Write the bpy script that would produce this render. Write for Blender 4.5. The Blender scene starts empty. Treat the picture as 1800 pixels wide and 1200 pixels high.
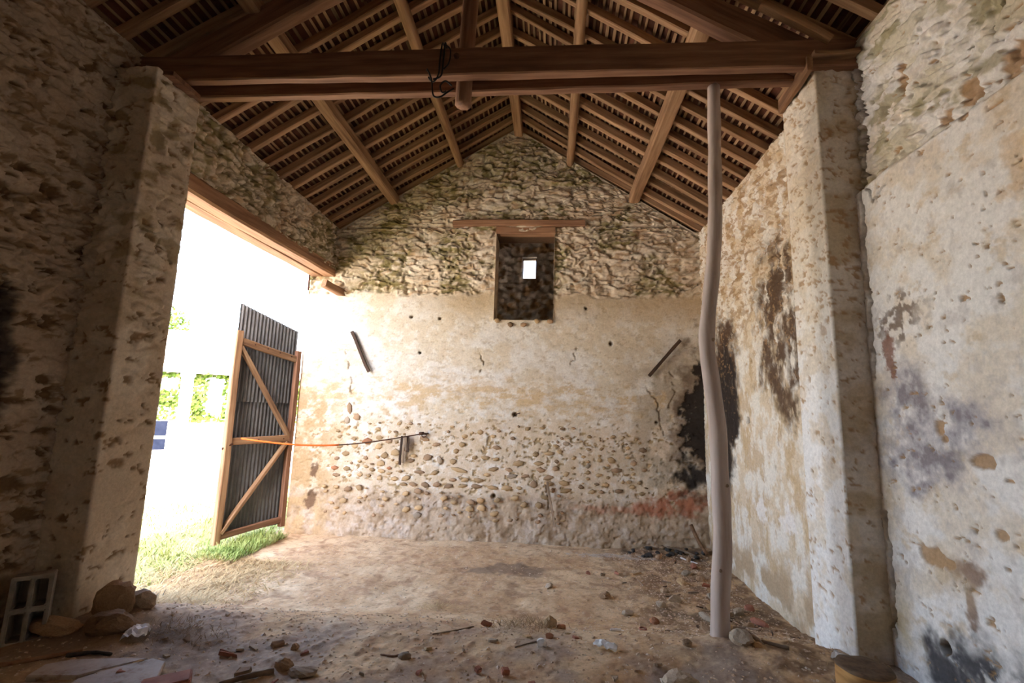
import bpy, math, random
import numpy as np
from mathutils import Matrix, Vector

S = bpy.context.scene
COL = S.collection

# ------------------------------------------------------------------ camera
cam_d = bpy.data.cameras.new('camera')
cam = bpy.data.objects.new('camera', cam_d)
COL.objects.link(cam)
cam_d.sensor_width = 36.0
cam_d.lens = 16.86
cam_d.clip_start = 0.05
cam_d.clip_end = 200
R = Matrix(((0.9964, -0.0163, 0.0829), (0.0795, -0.1519, -0.9852), (0.0287, 0.9883, -0.1501)))
cam.matrix_world = Matrix.Translation((0, 0, 1.6)) @ R.to_4x4()
S.camera = cam

# ------------------------------------------------------------------ sky, sun, exposure
W = bpy.data.worlds.new('sky')
S.world = W
W.use_nodes = True
wn = W.node_tree
bg = wn.nodes['Background']
sky = wn.nodes.new('ShaderNodeTexSky')
sky.sky_type = 'NISHITA'
sky.sun_disc = False
sky.sun_elevation = math.radians(48)
sky.sun_rotation = math.radians(157)
sky.air_density = 1.0
sky.dust_density = 2.5
warm = wn.nodes.new('ShaderNodeMix'); warm.data_type = 'RGBA'; warm.blend_type = 'MULTIPLY'   # hazy summer white balance
warm.inputs[0].default_value = 1.0
warm.inputs[7].default_value = (1.0, 0.925, 0.88, 1)
wn.links.new(sky.outputs[0], warm.inputs[6])
wn.links.new(warm.outputs[2], bg.inputs[0])
bg.inputs[1].default_value = 0.30

sun_d = bpy.data.lights.new('sun', 'SUN')
sun_d.energy = 4.0
sun_d.angle = math.radians(0.55)
sun_d.color = (1.0, 0.88, 0.72)
sun = bpy.data.objects.new('sun', sun_d)
COL.objects.link(sun)
sun.rotation_euler = Vector((0.34, -0.82, 0.98)).to_track_quat('Z', 'Y').to_euler()

S.view_settings.view_transform = 'Standard'
S.view_settings.look = 'None'
S.view_settings.gamma = 1.0
S.view_settings.use_curve_mapping = False
S.view_settings.exposure = 3.4
S.cycles.max_bounces = 8
S.cycles.diffuse_bounces = 6
S.cycles.sample_clamp_indirect = 20

# ------------------------------------------------------------------ numpy noise
def _hash(ix, iy, s):
    h = (ix.astype(np.int64) * 374761393 + iy.astype(np.int64) * 668265263 + s * 974634777) & 0xffffffff
    h = ((h ^ (h >> 13)) * 1274126177) & 0xffffffff
    h = ((h ^ (h >> 16)) * 2246822519) & 0xffffffff
    return ((h ^ (h >> 15)) & 0xffffff) / float(0xffffff)

def vnoise(x, y, s=0):
    x = np.asarray(x, float); y = np.asarray(y, float)
    ix = np.floor(x); iy = np.floor(y)
    fx = x - ix; fy = y - iy
    fx = fx * fx * fx * (fx * (fx * 6 - 15) + 10); fy = fy * fy * fy * (fy * (fy * 6 - 15) + 10)
    a = _hash(ix, iy, s); b = _hash(ix + 1, iy, s); c = _hash(ix, iy + 1, s); d = _hash(ix + 1, iy + 1, s)
    return (a + (b - a) * fx) * (1 - fy) + (c + (d - c) * fx) * fy

def fbm(x, y, o=4, s=0, g=0.5):
    r = 0; a = 1; t = 0
    for k in range(o):
        r = r + a * vnoise(x * 2 ** k + 17.3 * k, y * 2 ** k - 9.1 * k, s + k * 7)
        t += a; a *= g
    return r / t

def worley(x, y, s=0):
    ix = np.floor(x); iy = np.floor(y)
    f1 = np.full(x.shape, 9.0); f2 = np.full(x.shape, 9.0); cid = np.zeros(x.shape)
    ddx = np.zeros(x.shape); ddy = np.zeros(x.shape)
    for i in (-1, 0, 1):
        for j in (-1, 0, 1):
            cx = ix + i; cy = iy + j
            px = cx + 0.12 + 0.76 * _hash(cx, cy, s); py = cy + 0.12 + 0.76 * _hash(cx, cy, s + 1)
            d = np.hypot(x - px, y - py)
            near = d < f1
            f2 = np.where(near, f1, np.minimum(f2, d))
            cid = np.where(near, _hash(cx, cy, s + 2), cid)
            ddx = np.where(near, x - px, ddx); ddy = np.where(near, y - py, ddy)
            f1 = np.where(near, d, f1)
    return f1, f2, cid, ddx, ddy

def sst(a, b, x):
    t = np.clip((x - a) / (b - a), 0, 1)
    return t * t * (3 - 2 * t)

def mix(c, c2, m):
    m = np.clip(m, 0, 1)[..., None]
    return c * (1 - m) + np.asarray(c2, float) * m

def blob(u, v, cu, cv, ru, rv, s=0, n=0.5, soft=0.35, sc=None):
    """irregular stain mask"""
    if sc is None: sc = max(5.0, min(28.0, 1.3 / min(ru, rv)))
    d = np.hypot((u - cu) / ru, (v - cv) / rv) + 1.5 * n * (fbm(u * sc, v * sc, 5, 100 + s, 0.6) - 0.5) * 2
    return 1 - sst(1 - soft, 1 + soft * 0.3, d)

def polydist(u, v, pts, wob=0.02, s=0):
    uu = u + wob * (fbm(u * 14, v * 14, 3, 200 + s) - 0.5) * 2
    vv = v + wob * (fbm(u * 14 + 5, v * 14, 3, 210 + s) - 0.5) * 2
    best = np.full(u.shape, 9.0)
    for (a, b), (c, d) in zip(pts[:-1], pts[1:]):
        L = (c - a) ** 2 + (d - b) ** 2
        t = np.clip(((uu - a) * (c - a) + (vv - b) * (d - b)) / L, 0, 1)
        best = np.minimum(best, np.hypot(uu - a - t * (c - a), vv - b - t * (d - b)))
    return best

WHITE = np.array((0.73, 0.67, 0.60))
CREAM = np.array((0.66, 0.56, 0.43))
OCHRE = np.array((0.50, 0.35, 0.19))
STONE = np.array((0.30, 0.185, 0.095))
MOSS = np.array((0.20, 0.165, 0.06))
SOOT = np.array((0.028, 0.022, 0.020))
UMBER = np.array((0.13, 0.075, 0.045))
BRICK = np.array((0.42, 0.165, 0.095))
SLATE = np.array((0.40, 0.385, 0.41))

def rubble(u, v, s=0, sx=0.20, sy=0.085, amp=1.0):
    """whitewashed rubble: overlapping lumps, each tilted on its own, blurred by many coats of lime"""
    wu = u + 0.10 * (fbm(u * 4.5, v * 6, 4, s + 11) - 0.5) * 2
    wv = v + 0.075 * (fbm(u * 4, v * 6, 4, s + 23) - 0.5) * 2
    f1, f2, cid, dx, dy = worley(wu / sx, wv / sy, s)
    edge = sst(0.0, 0.45, f2 - f1)
    d = 0.012 * edge + 0.022 * (cid - 0.5) - 0.016 * dy * edge + 0.010 * dx * (cid - 0.5)
    bl = np.abs(fbm(wu * 5.5, wv * 13, 4, s + 37, 0.55) - 0.5) * 2          # flaky ridges
    d = d + 0.055 * sst(0.0, 0.30, bl) - 0.03
    d = d + 0.018 * (fbm(u * 22, v * 34, 3, s + 31) - 0.5)
    edge = np.minimum(edge, sst(0.0, 0.16, bl))
    return (d - 0.015) * amp, edge, cid

def chips(u, v, s, th, sx=0.12, sy=0.07):
    n = fbm(u / sx + 0.6 * vnoise(u * 9, v * 9, s), v / sy, 4, s + 50, 0.6)
    return sst(th, th + 0.025, n)

# ------------------------------------------------------------------ materials
def newmat(name):
    m = bpy.data.materials.new(name); m.use_nodes = True
    nt = m.node_tree
    return m, nt, nt.nodes['Principled BSDF']

def node(nt, t, **kw):
    n = nt.nodes.new(t)
    for k, v in kw.items(): setattr(n, k, v)
    return n

def add_bump(nt, bsdf, co, scales, strength=0.4, dist=0.01):
    prev = None
    for sc, st in scales:
        n = node(nt, 'ShaderNodeTexNoise'); n.inputs['Scale'].default_value = sc
        n.inputs['Detail'].default_value = 5; n.inputs['Roughness'].default_value = 0.6
        nt.links.new(co, n.inputs['Vector'])
        b = node(nt, 'ShaderNodeBump'); b.inputs['Strength'].default_value = st; b.inputs['Distance'].default_value = dist
        nt.links.new(n.outputs['Fac'], b.inputs['Height'])
        if prev: nt.links.new(prev.outputs[0], b.inputs['Normal'])
        prev = b
    nt.links.new(prev.outputs[0], bsdf.inputs['Normal'])

def mat_attr(name, rough=0.95, grain=((28, 0.12), (120, 0.2)), vary=0.24, vscale=45):
    """colour from the mesh attribute 'col' (plaster, stains, bare stone) broken up by fine noise"""
    m, nt, b = newmat(name)
    at = node(nt, 'ShaderNodeAttribute', attribute_name='col')
    tc = node(nt, 'ShaderNodeTexCoord')
    n = node(nt, 'ShaderNodeTexNoise'); n.inputs['Scale'].default_value = vscale; n.inputs['Detail'].default_value = 6
    n.inputs['Roughness'].default_value = 0.7
    nt.links.new(tc.outputs['Object'], n.inputs['Vector'])
    mr = node(nt, 'ShaderNodeMapRange'); mr.inputs['From Min'].default_value = 0.25; mr.inputs['From Max'].default_value = 0.75
    mr.inputs['To Min'].default_value = 1 - vary; mr.inputs['To Max'].default_value = 1 + vary * 0.6
    nt.links.new(n.outputs['Fac'], mr.inputs['Value'])
    mx = node(nt, 'ShaderNodeVectorMath', operation='SCALE')
    nt.links.new(at.outputs['Color'], mx.inputs[0]); nt.links.new(mr.outputs[0], mx.inputs['Scale'])
    nt.links.new(mx.outputs[0], b.inputs['Base Color'])
    b.inputs['Roughness'].default_value = rough
    b.inputs['Specular IOR Level'].default_value = 0.15
    add_bump(nt, b, tc.outputs['Object'], grain, dist=0.006)
    return m

def mat_noise(name, stops, scale=(8, 8, 8), nscale=1.0, rough=0.8, bump=0.4, dist=0.005, metallic=0.0, rnd=0.0, detail=6, dark=None, nrough=0.6):
    m, nt, b = newmat(name)
    tc = node(nt, 'ShaderNodeTexCoord')
    mp = node(nt, 'ShaderNodeMapping'); mp.inputs['Scale'].default_value = scale
    nt.links.new(tc.outputs['Object'], mp.inputs['Vector'])
    oi = node(nt, 'ShaderNodeObjectInfo')
    ad = node(nt, 'ShaderNodeVectorMath', operation='ADD')
    sc = node(nt, 'ShaderNodeVectorMath', operation='SCALE'); sc.inputs['Scale'].default_value = 37.0
    cb = node(nt, 'ShaderNodeCombineXYZ')
    for k in range(3): nt.links.new(oi.outputs['Random'], cb.inputs[k])
    nt.links.new(cb.outputs[0], sc.inputs[0]); nt.links.new(sc.outputs[0], ad.inputs[1]); nt.links.new(mp.outputs[0], ad.inputs[0])
    n = node(nt, 'ShaderNodeTexNoise'); n.inputs['Scale'].default_value = nscale; n.inputs['Detail'].default_value = detail
    n.inputs['Roughness'].default_value = nrough
    nt.links.new(ad.outputs[0], n.inputs['Vector'])
    r = node(nt, 'ShaderNodeValToRGB')
    els = r.color_ramp.elements
    while len(els) < len(stops): els.new(0.5)
    for e, (p, c) in zip(els, stops):
        e.position = p; e.color = (*c, 1)
    nt.links.new(n.outputs['Fac'], r.inputs[0])
    out = r.outputs[0]
    if rnd:
        mr = node(nt, 'ShaderNodeMapRange'); mr.inputs['To Min'].default_value = 1 - rnd; mr.inputs['To Max'].default_value = 1 + rnd
        nt.links.new(oi.outputs['Random'], mr.inputs['Value'])
        v = node(nt, 'ShaderNodeVectorMath', operation='SCALE')
        nt.links.new(out, v.inputs[0]); nt.links.new(mr.outputs[0], v.inputs['Scale']); out = v.outputs[0]
    nt.links.new(out, b.inputs['Base Color'])
    b.inputs['Roughness'].default_value = rough; b.inputs['Metallic'].default_value = metallic
    b.inputs['Specular IOR Level'].default_value = 0.25
    bp = node(nt, 'ShaderNodeBump'); bp.inputs['Strength'].default_value = bump; bp.inputs['Distance'].default_value = dist
    nt.links.new(n.outputs['Fac'], bp.inputs['Height']); nt.links.new(bp.outputs[0], b.inputs['Normal'])
    return m

M_WALL = mat_attr('limewashed_masonry')
M_FLOOR = mat_attr('trodden_earth', grain=((30, 0.3), (120, 0.4)), vary=0.28, vscale=60)
GR = (1.6, 22, 22)
M_TIMBER = mat_noise('old_oak', ((0.25, (0.075, 0.036, 0.020)), (0.5, (0.20, 0.105, 0.055)), (0.78, (0.34, 0.20, 0.11))), GR, rnd=0.15)
M_DARKTIMBER = mat_noise('dark_oak', ((0.25, (0.095, 0.045, 0.028)), (0.5, (0.21, 0.105, 0.062)), (0.8, (0.34, 0.19, 0.115))), GR, rnd=0.1)
M_RAFTER = mat_noise('split_rafter_wood', ((0.25, (0.13, 0.064, 0.033)), (0.5, (0.33, 0.19, 0.105)), (0.78, (0.52, 0.335, 0.20))), (1.2, 18, 18), rnd=0.22)
M_LATH = mat_noise('split_lath', ((0.3, (0.13, 0.068, 0.036)), (0.7, (0.36, 0.225, 0.125))), (2, 30, 30), rnd=0.4)
M_TILE = mat_noise('clay_roof_tile', ((0.3, (0.05, 0.018, 0.011)), (0.7, (0.14, 0.05, 0.027))), (6, 6, 6), rnd=0.0)
M_OLDBAR = mat_noise('blackened_bar_wood', ((0.25, (0.03, 0.017, 0.012)), (0.6, (0.085, 0.048, 0.03)), (0.8, (0.15, 0.09, 0.055))), GR)
M_LINTEL = mat_noise('sawn_lintel_oak', ((0.25, (0.14, 0.065, 0.036)), (0.5, (0.30, 0.16, 0.09)), (0.8, (0.46, 0.27, 0.16))), GR)
M_POLE = mat_noise('debarked_pole', ((0.25, (0.30, 0.22, 0.18)), (0.5, (0.45, 0.36, 0.31)), (0.8, (0.55, 0.46, 0.41))), (14, 14, 1.6), bump=0.2)
M_DOORWOOD = mat_noise('door_frame_wood', ((0.25, (0.12, 0.06, 0.032)), (0.5, (0.27, 0.155, 0.085)), (0.8, (0.44, 0.30, 0.18))), GR, rnd=0.2)
M_IRON = mat_noise('rusty_iron', ((0.3, (0.035, 0.018, 0.012)), (0.7, (0.13, 0.055, 0.03))), (20, 20, 20), rough=0.7, metallic=0.3)
M_ZINC = mat_noise('weathered_corrugated_iron', ((0.25, (0.07, 0.07, 0.072)), (0.5, (0.135, 0.137, 0.142)), (0.8, (0.21, 0.215, 0.22))), (7, 7, 3), rough=0.55, metallic=0.35, bump=0.15, nrough=0.75)
M_ORANGE = mat_noise('orange_plastic_sleeve', ((0.3, (0.68, 0.11, 0.015)), (0.7, (0.80, 0.17, 0.03))), (9, 9, 9), rough=0.5, bump=0.05)
M_BLACKRUBBER = mat_noise('black_cable', ((0.3, (0.012, 0.011, 0.010)), (0.7, (0.03, 0.027, 0.024))), (9, 9, 9), rough=0.6)
M_STUMP = mat_noise('stump_bark', ((0.25, (0.20, 0.09, 0.03)), (0.5, (0.42, 0.22, 0.075)), (0.8, (0.58, 0.34, 0.13))), (5, 5, 26), bump=0.5)
M_STUMPTOP = mat_noise('stump_end_grain', ((0.3, (0.07, 0.042, 0.026)), (0.7, (0.20, 0.125, 0.07))), (18, 18, 18))
M_CONCRETE = mat_noise('grey_concrete', ((0.3, (0.20, 0.175, 0.145)), (0.7, (0.33, 0.29, 0.24))), (14, 14, 14))
M_SLAB = mat_noise('pale_flagstone', ((0.34, (0.26, 0.17, 0.11)), (0.46, (0.43, 0.36, 0.31)), (0.75, (0.56, 0.50, 0.46))), (9, 9, 9), bump=0.4, nrough=0.7)
STN = [mat_noise('field_stone_ochre', ((0.3, (0.36, 0.225, 0.11)), (0.7, (0.52, 0.36, 0.20))), (14, 14, 14), rnd=0.3),
       mat_noise('field_stone_brown', ((0.3, (0.25, 0.15, 0.085)), (0.7, (0.40, 0.26, 0.155))), (14, 14, 14), rnd=0.3),
       mat_noise('field_stone_grey', ((0.3, (0.28, 0.205, 0.14)), (0.7, (0.45, 0.35, 0.255))), (14, 14, 14), rnd=0.2),
       mat_noise('field_stone_rust', ((0.3, (0.30, 0.115, 0.05)), (0.7, (0.45, 0.21, 0.11))), (14, 14, 14), rnd=0.2)]
M_BRICK = mat_noise('red_brick_clay', ((0.3, (0.24, 0.085, 0.05)), (0.7, (0.42, 0.18, 0.115))), (12, 12, 12), rnd=0.2)
M_TWIG = mat_noise('grey_twig_bark', ((0.3, (0.15, 0.10, 0.065)), (0.7, (0.34, 0.245, 0.17))), (3, 25, 25), rnd=0.25)
M_WHITE = mat_noise('white_plastic', ((0.3, (0.78, 0.80, 0.86)), (0.7, (0.90, 0.91, 0.94))), (5, 5, 5), rough=0.45, bump=0.1)
M_PAPER = mat_noise('crumpled_white_paper', ((0.3, (0.66, 0.62, 0.58)), (0.7, (0.86, 0.83, 0.80))), (9, 9, 9))
M_STRAW = mat_noise('dry_straw', ((0.3, (0.40, 0.26, 0.11)), (0.7, (0.66, 0.48, 0.24))), (20, 20, 20), bump=0.0)
M_HAY = mat_noise('old_brown_hay', ((0.3, (0.16, 0.095, 0.045)), (0.7, (0.36, 0.22, 0.10))), (25, 25, 25), bump=0.0)
M_GRAVEL = mat_noise('floor_litter_chips', ((0.3, (0.20, 0.115, 0.07)), (0.48, (0.50, 0.34, 0.215)), (0.66, (0.78, 0.68, 0.56))), (23, 23, 23), bump=0.0, nrough=0.8)
M_CHAR = mat_noise('charcoal', ((0.3, (0.018, 0.016, 0.015)), (0.7, (0.07, 0.06, 0.052))), (30, 30, 30))
M_GRASS = mat_noise('grass_blades', ((0.25, (0.12, 0.20, 0.035)), (0.5, (0.32, 0.38, 0.11)), (0.75, (0.62, 0.54, 0.27))), (2.5, 2.5, 2.5), bump=0.0)
M_IVY = mat_noise('ivy_leaves', ((0.25, (0.022, 0.05, 0.005)), (0.5, (0.05, 0.09, 0.009)), (0.8, (0.11, 0.13, 0.02))), (1.4, 1.4, 1.4), bump=0.0)
M_YARD = mat_noise('pale_gravel_yard', ((0.3, (0.52, 0.47, 0.40)), (0.7, (0.68, 0.63, 0.56))), (1.5, 1.5, 1.5))
M_RENDER = mat_noise('white_render', ((0.3, (0.70, 0.66, 0.60)), (0.7, (0.80, 0.77, 0.72))), (2, 2, 2))
M_HROOF = mat_noise('pale_tile_roof', ((0.3, (0.55, 0.47, 0.42)), (0.7, (0.68, 0.60, 0.55))), (5, 5, 5))
M_SHUTTER = mat_noise('pale_blue_paint', ((0.3, (0.60, 0.66, 0.72)), (0.7, (0.70, 0.75, 0.80))), (4, 4, 4))
M_GATE = mat_noise('blue_grey_gate_paint', ((0.3, (0.006, 0.008, 0.016)), (0.7, (0.011, 0.014, 0.026))), (4, 4, 4), rough=1.0)
M_GATE.node_tree.nodes['Principled BSDF'].inputs['Specular IOR Level'].default_value = 0.0
M_BARK = mat_noise('tree_bark', ((0.3, (0.14, 0.10, 0.07)), (0.7, (0.28, 0.21, 0.15))), (9, 9, 3))

# ------------------------------------------------------------------ object helpers
def mesh(name, verts, faces, mat=None, smooth=False):
    me = bpy.data.meshes.new(name)
    me.from_pydata([tuple(v) for v in verts], [], faces)
    if mat: me.materials.append(mat)
    if smooth: me.polygons.foreach_set('use_smooth', [True] * len(me.polygons))
    me.update()
    return me

WM = {}
def obj(name, data, parent=None, mw=None):
    o = bpy.data.objects.new(name, data)
    COL.objects.link(o)
    if mw is not None: o.matrix_world = mw; WM[o.name] = mw.copy()
    if parent is not None:
        o.parent = parent
        o.matrix_parent_inverse = WM.get(parent.name, Matrix.Translation(parent.location)).inverted()
    return o

def tag(o, label=None, cat=None, group=None, kind=None):
    if label: o['label'] = label
    if cat: o['category'] = cat
    if group: o['group'] = group
    if kind: o['kind'] = kind
    return o

def empty(name, loc=(0, 0, 0)):
    o = bpy.data.objects.new(name, None)
    o.empty_display_size = 0.1
    o.location = loc
    COL.objects.link(o)
    return o

class Relief:
    """a masonry surface made of displaced grid patches joined into one mesh"""
    def __init__(self): self.P = []; self.F = []; self.C = []; self.n = 0
    def grid(self, P, col, keep=None):
        a, b = P.shape[:2]
        idx = np.arange(a * b).reshape(a, b) + self.n
        q = np.stack([idx[:-1, :-1], idx[1:, :-1], idx[1:, 1:], idx[:-1, 1:]], -1)
        if keep is not None: q = q[keep]
        self.P.append(P.reshape(-1, 3)); self.F.append(q.reshape(-1, 4)); self.n += a * b
        c = np.broadcast_to(np.asarray(col, float), (a, b, 3)).reshape(-1, 3)
        self.C.append(np.concatenate([np.clip(c, 0.004, 0.9), np.ones((len(c), 1))], 1))
    def quad(self, pts, col=CREAM):
        self.P.append(np.array(pts, float)); self.F.append(np.array([[0, 1, 2, 3]]) + self.n); self.n += 4
        self.C.append(np.tile(np.append(np.asarray(col, float), 1.0), (4, 1)))
    def box(self, lo, hi, col=CREAM):
        x0, y0, z0 = lo; x1, y1, z1 = hi
        c = [(x0, y0, z0), (x1, y0, z0), (x1, y1, z0), (x0, y1, z0), (x0, y0, z1), (x1, y0, z1), (x1, y1, z1), (x0, y1, z1)]
        for f in ((0, 3, 2, 1), (4, 5, 6, 7), (0, 1, 5, 4), (1, 2, 6, 5), (2, 3, 7, 6), (3, 0, 4, 7)):
            self.quad([c[i] for i in f], col)
    def build(self, name, mat, smooth=True):
        P = np.concatenate(self.P).astype(np.float32); F = np.concatenate(self.F).astype(np.int32); C = np.concatenate(self.C).astype(np.float32)
        used = np.unique(F)
        if len(used) < len(P):
            rm = np.zeros(len(P), np.int32); rm[used] = np.arange(len(used), dtype=np.int32)
            P = P[used]; C = C[used]; F = rm[F]
        me = bpy.data.meshes.new(name)
        me.vertices.add(len(P)); me.loops.add(F.size); me.polygons.add(len(F))
        me.vertices.foreach_set('co', P.ravel())
        me.loops.foreach_set('vertex_index', F.ravel())
        me.polygons.foreach_set('loop_start', np.arange(0, F.size, 4, dtype=np.int32))
        me.polygons.foreach_set('use_smooth', np.full(len(F), smooth))
        me.update(calc_edges=True)
        ca = me.color_attributes.new('col', 'FLOAT_COLOR', 'POINT')
        ca.data.foreach_set('color', C.ravel())
        me.materials.append(mat)
        return obj(name, me)

def seg(*pts, step=0.0125):
    r = []
    for a, b in zip(pts[:-1], pts[1:]):
        n = max(1, int(round(abs(b - a) / step)))
        r += list(np.linspace(a, b, n + 1)[:-1])
    return np.array(r + [pts[-1]])

rng = random.Random(7)

def section(kind, w, h, n=8):
    if kind == 'round':
        return [(math.cos(2 * math.pi * k / n) * w / 2, math.sin(2 * math.pi * k / n) * h / 2) for k in range(n)]
    c = min(w, h) * 0.12
    return [(w/2 - c, -h/2), (w/2, -h/2 + c), (w/2, h/2 - c), (w/2 - c, h/2), (-w/2 + c, h/2), (-w/2, h/2 - c), (-w/2, -h/2 + c), (-w/2 + c, -h/2)]

def frame(p0, p1, up):
    p0 = Vector(p0); p1 = Vector(p1)
    x = (p1 - p0).normalized(); y = Vector(up).cross(x).normalized(); z = x.cross(y)
    m = Matrix((x, y, z)).transposed().to_4x4()
    return Matrix.Translation(p0) @ m, (p1 - p0).length

def timber_mesh(L, w, h, mat, kind='square', segs=6, wob=0.006, taper=0.0, n=8, bow=(0, 0), jag=0.0):
    sec = section(kind, w, h, n); n = len(sec)
    V = []; F = []
    ph = [rng.uniform(0, 6.28) for _ in range(4)]
    for i in range(segs + 1):
        t = i / segs
        oy = wob * math.sin(ph[0] + t * 5.1) + rng.uniform(-wob, wob) * 0.4 + bow[0] * math.sin(math.pi * t)
        oz = wob * math.sin(ph[1] + t * 4.3) + rng.uniform(-wob, wob) * 0.4 + bow[1] * math.sin(math.pi * t)
        s = 1 - taper * t + 0.03 * math.sin(ph[2] + t * 9)
        for (y, z) in sec:
            V.append((t * L, y * s * (1 + rng.uniform(-jag, jag)) + oy, z * s * (1 + rng.uniform(-jag, jag)) + oz))
    for i in range(segs):
        for k in range(n):
            a = i * n + k; b = i * n + (k + 1) % n
            F.append((a, b, b + n, a + n))
    F.append(tuple(range(n - 1, -1, -1))); F.append(tuple(segs * n + k for k in range(n)))
    return mesh('timber', V, F, mat, smooth=(kind == 'round'))

def timber(name, p0, p1, w, h, mat, parent=None, up=(0, 0, 1), **kw):
    m, L = frame(p0, p1, up)
    return obj(name, timber_mesh(L, w, h, mat, **kw), parent, m)

def tube_mesh(pts, rad, mat, n=8, cap=True):
    """tube through points; rad is a number or one per point"""
    pts = [Vector(p) for p in pts]
    rads = rad if isinstance(rad, (list, tuple)) else [rad] * len(pts)
    V = []; F = []
    prev = None
    for i, p in enumerate(pts):
        t = (pts[min(i + 1, len(pts) - 1)] - pts[max(i - 1, 0)]).normalized()
        if prev is None:
            a = t.orthogonal().normalized()
        else:
            a = (prev - t * prev.dot(t)).normalized()
        prev = a; b = t.cross(a)
        for k in range(n):
            q = 2 * math.pi * k / n
            V.append(p + (a * math.cos(q) + b * math.sin(q)) * rads[i])
    for i in range(len(pts) - 1):
        for k in range(n):
            c = i * n + k; d = i * n + (k + 1) % n
            F.append((c, d, d + n, c + n))
    if cap:
        F.append(tuple(range(n - 1, -1, -1))); F.append(tuple((len(pts) - 1) * n + k for k in range(n)))
    return mesh('tube', V, F, mat, smooth=True)

def spline(pts, k=6):
    P = [Vector(p) for p in pts]; P = [P[0] * 2 - P[1]] + P + [P[-1] * 2 - P[-2]]
    out = []
    for i in range(1, len(P) - 2):
        for j in range(k):
            t = j / k
            a, b, c, d = P[i - 1], P[i], P[i + 1], P[i + 2]
            out.append(0.5 * ((2 * b) + (c - a) * t + (2 * a - 5 * b + 4 * c - d) * t * t + (3 * b - a - 3 * c + d) * t ** 3))
    out.append(P[-2])
    return out

def local_tube(name, pts, rad, mat, parent=None, n=8):
    o = Vector(pts[0])
    return obj(name, tube_mesh([Vector(p) - o for p in pts], rad, mat, n), parent, Matrix.Translation(o))

import bmesh
def rock_mesh(seed, sub=2, rough=0.22, flat=1.0, facets=5, mat=None, smooth=True):
    r = random.Random(seed)
    bm = bmesh.new()
    bmesh.ops.create_icosphere(bm, subdivisions=sub, radius=1.0)
    planes = [(Vector((r.gauss(0, 1), r.gauss(0, 1), r.gauss(0, 1))).normalized(), r.uniform(0.55, 0.85)) for _ in range(facets)]
    for v in bm.verts:
        c = v.co.copy()
        for nrm, d in planes:
            e = c.dot(nrm) - d
            if e > 0: c -= nrm * e * 0.9
        c *= 1 + r.uniform(-rough, rough) * 0.35 + (0.10 * (vnoise(c.x * 4 + seed, c.y * 4 + c.z * 3, seed) - 0.5) + 0.06 * (vnoise(c.x * 9 + seed, c.y * 9 + c.z * 8, seed) - 0.5) if sub > 1 else 0)
        c.z *= flat
        v.co = c
    me = bpy.data.meshes.new('rock'); bm.to_mesh(me); bm.free()
    if mat: me.materials.append(mat)
    me.polygons.foreach_set('use_smooth', [smooth] * len(me.polygons))
    return me

def shard_mesh(seed, mat, n=6, thick=0.18):
    """flat broken piece, unit size"""
    r = random.Random(seed)
    ang = sorted(r.uniform(0, 6.283) for _ in range(n))
    ring = [(math.cos(a) * r.uniform(0.6, 1), math.sin(a) * r.uniform(0.6, 1)) for a in ang]
    V = [(x, y, 0) for x, y in ring] + [(x * 0.93, y * 0.93, thick * r.uniform(0.8, 1.2)) for x, y in ring]
    F = [tuple(range(n - 1, -1, -1)), tuple(range(n, 2 * n))] + [(k, (k + 1) % n, n + (k + 1) % n, n + k) for k in range(n)]
    return mesh('shard', V, F, mat)

def box_mesh(lo, hi, mat, bev=0.0):
    bm = bmesh.new()
    bmesh.ops.create_cube(bm, size=1)
    for v in bm.verts:
        v.co = Vector([lo[k] + (v.co[k] + 0.5) * (hi[k] - lo[k]) for k in range(3)])
    if bev: bmesh.ops.bevel(bm, geom=list(bm.edges), offset=bev, segments=2, affect='EDGES')
    me = bpy.data.meshes.new('box'); bm.to_mesh(me); bm.free()
    me.materials.append(mat)
    return me

# ------------------------------------------------------------------ room numbers
XL, XR, YB = -3.10, 1.97, 6.40          # inner faces
TW = 0.37                               # wall thickness
XA, ZA = -0.56, 5.72                    # ridge of the rafter underside
ZEL, ZER = 4.19, 4.10                   # eaves
YF, YE = -3.2, 9.2                      # building ends
DY0, DY1, DZ = 3.26, YB, 3.42           # doorway in the left wall
EY0, EY1, EZ = -2.6, -1.85, 2.1           # unseen opening behind the viewer, added to bring in fill light
NX0, NX1, NZ0, NZ1 = -0.80, 0.015, 2.87, 4.10   # opening high in the back wall

def roof_z(x):
    return np.where(np.asarray(x) < XA, ZEL + (np.asarray(x) - XL) * (ZA - ZEL) / (XA - XL), ZER + (XR - np.asarray(x)) * (ZA - ZER) / (XR - XA))

def floor_base(x, y):
    x = np.asarray(x, float); y = np.asarray(y, float)
    t = np.clip((4.3 - y) / 1.3, 0, 1)
    z = 0.3 * t * t * (3 - 2 * t)
    z = z * (1 - 0.95 * sst(-3.0, -4.2, x))
    z = z + 0.05 * np.exp(-((x - 1.35) / 0.5) ** 2 - ((y - 3.1) / 0.35) ** 2) - 0.012
    z = z + 0.07 * np.exp(-((x + 2.5) / 0.35) ** 2 - ((y - 2.95) / 0.25) ** 2)
    z = z + 0.07 * sst(6.05, 6.4, y) * sst(0.5, 1.6, x)
    return z + 0.030 * (fbm(x * 1.3, y * 1.3, 3, 3) - 0.5) * 2

def floor_h(x, y):
    x = np.asarray(x, float); y = np.asarray(y, float)
    z = floor_base(x, y)
    z = z + 0.013 * (fbm(x * 7, y * 7, 4, 5) - 0.5) * 2
    lit = 0.35 + 0.65 * np.clip(sst(0.2, 1.4, x) + sst(3.6, 3.0, y), 0, 1)
    f1, f2, cid, _, _ = worley(x * 16, y * 16, 9)
    z = z + lit * 0.012 * np.maximum(0, 0.42 - f1) * 2 * (cid > 0.55)
    return z

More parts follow.
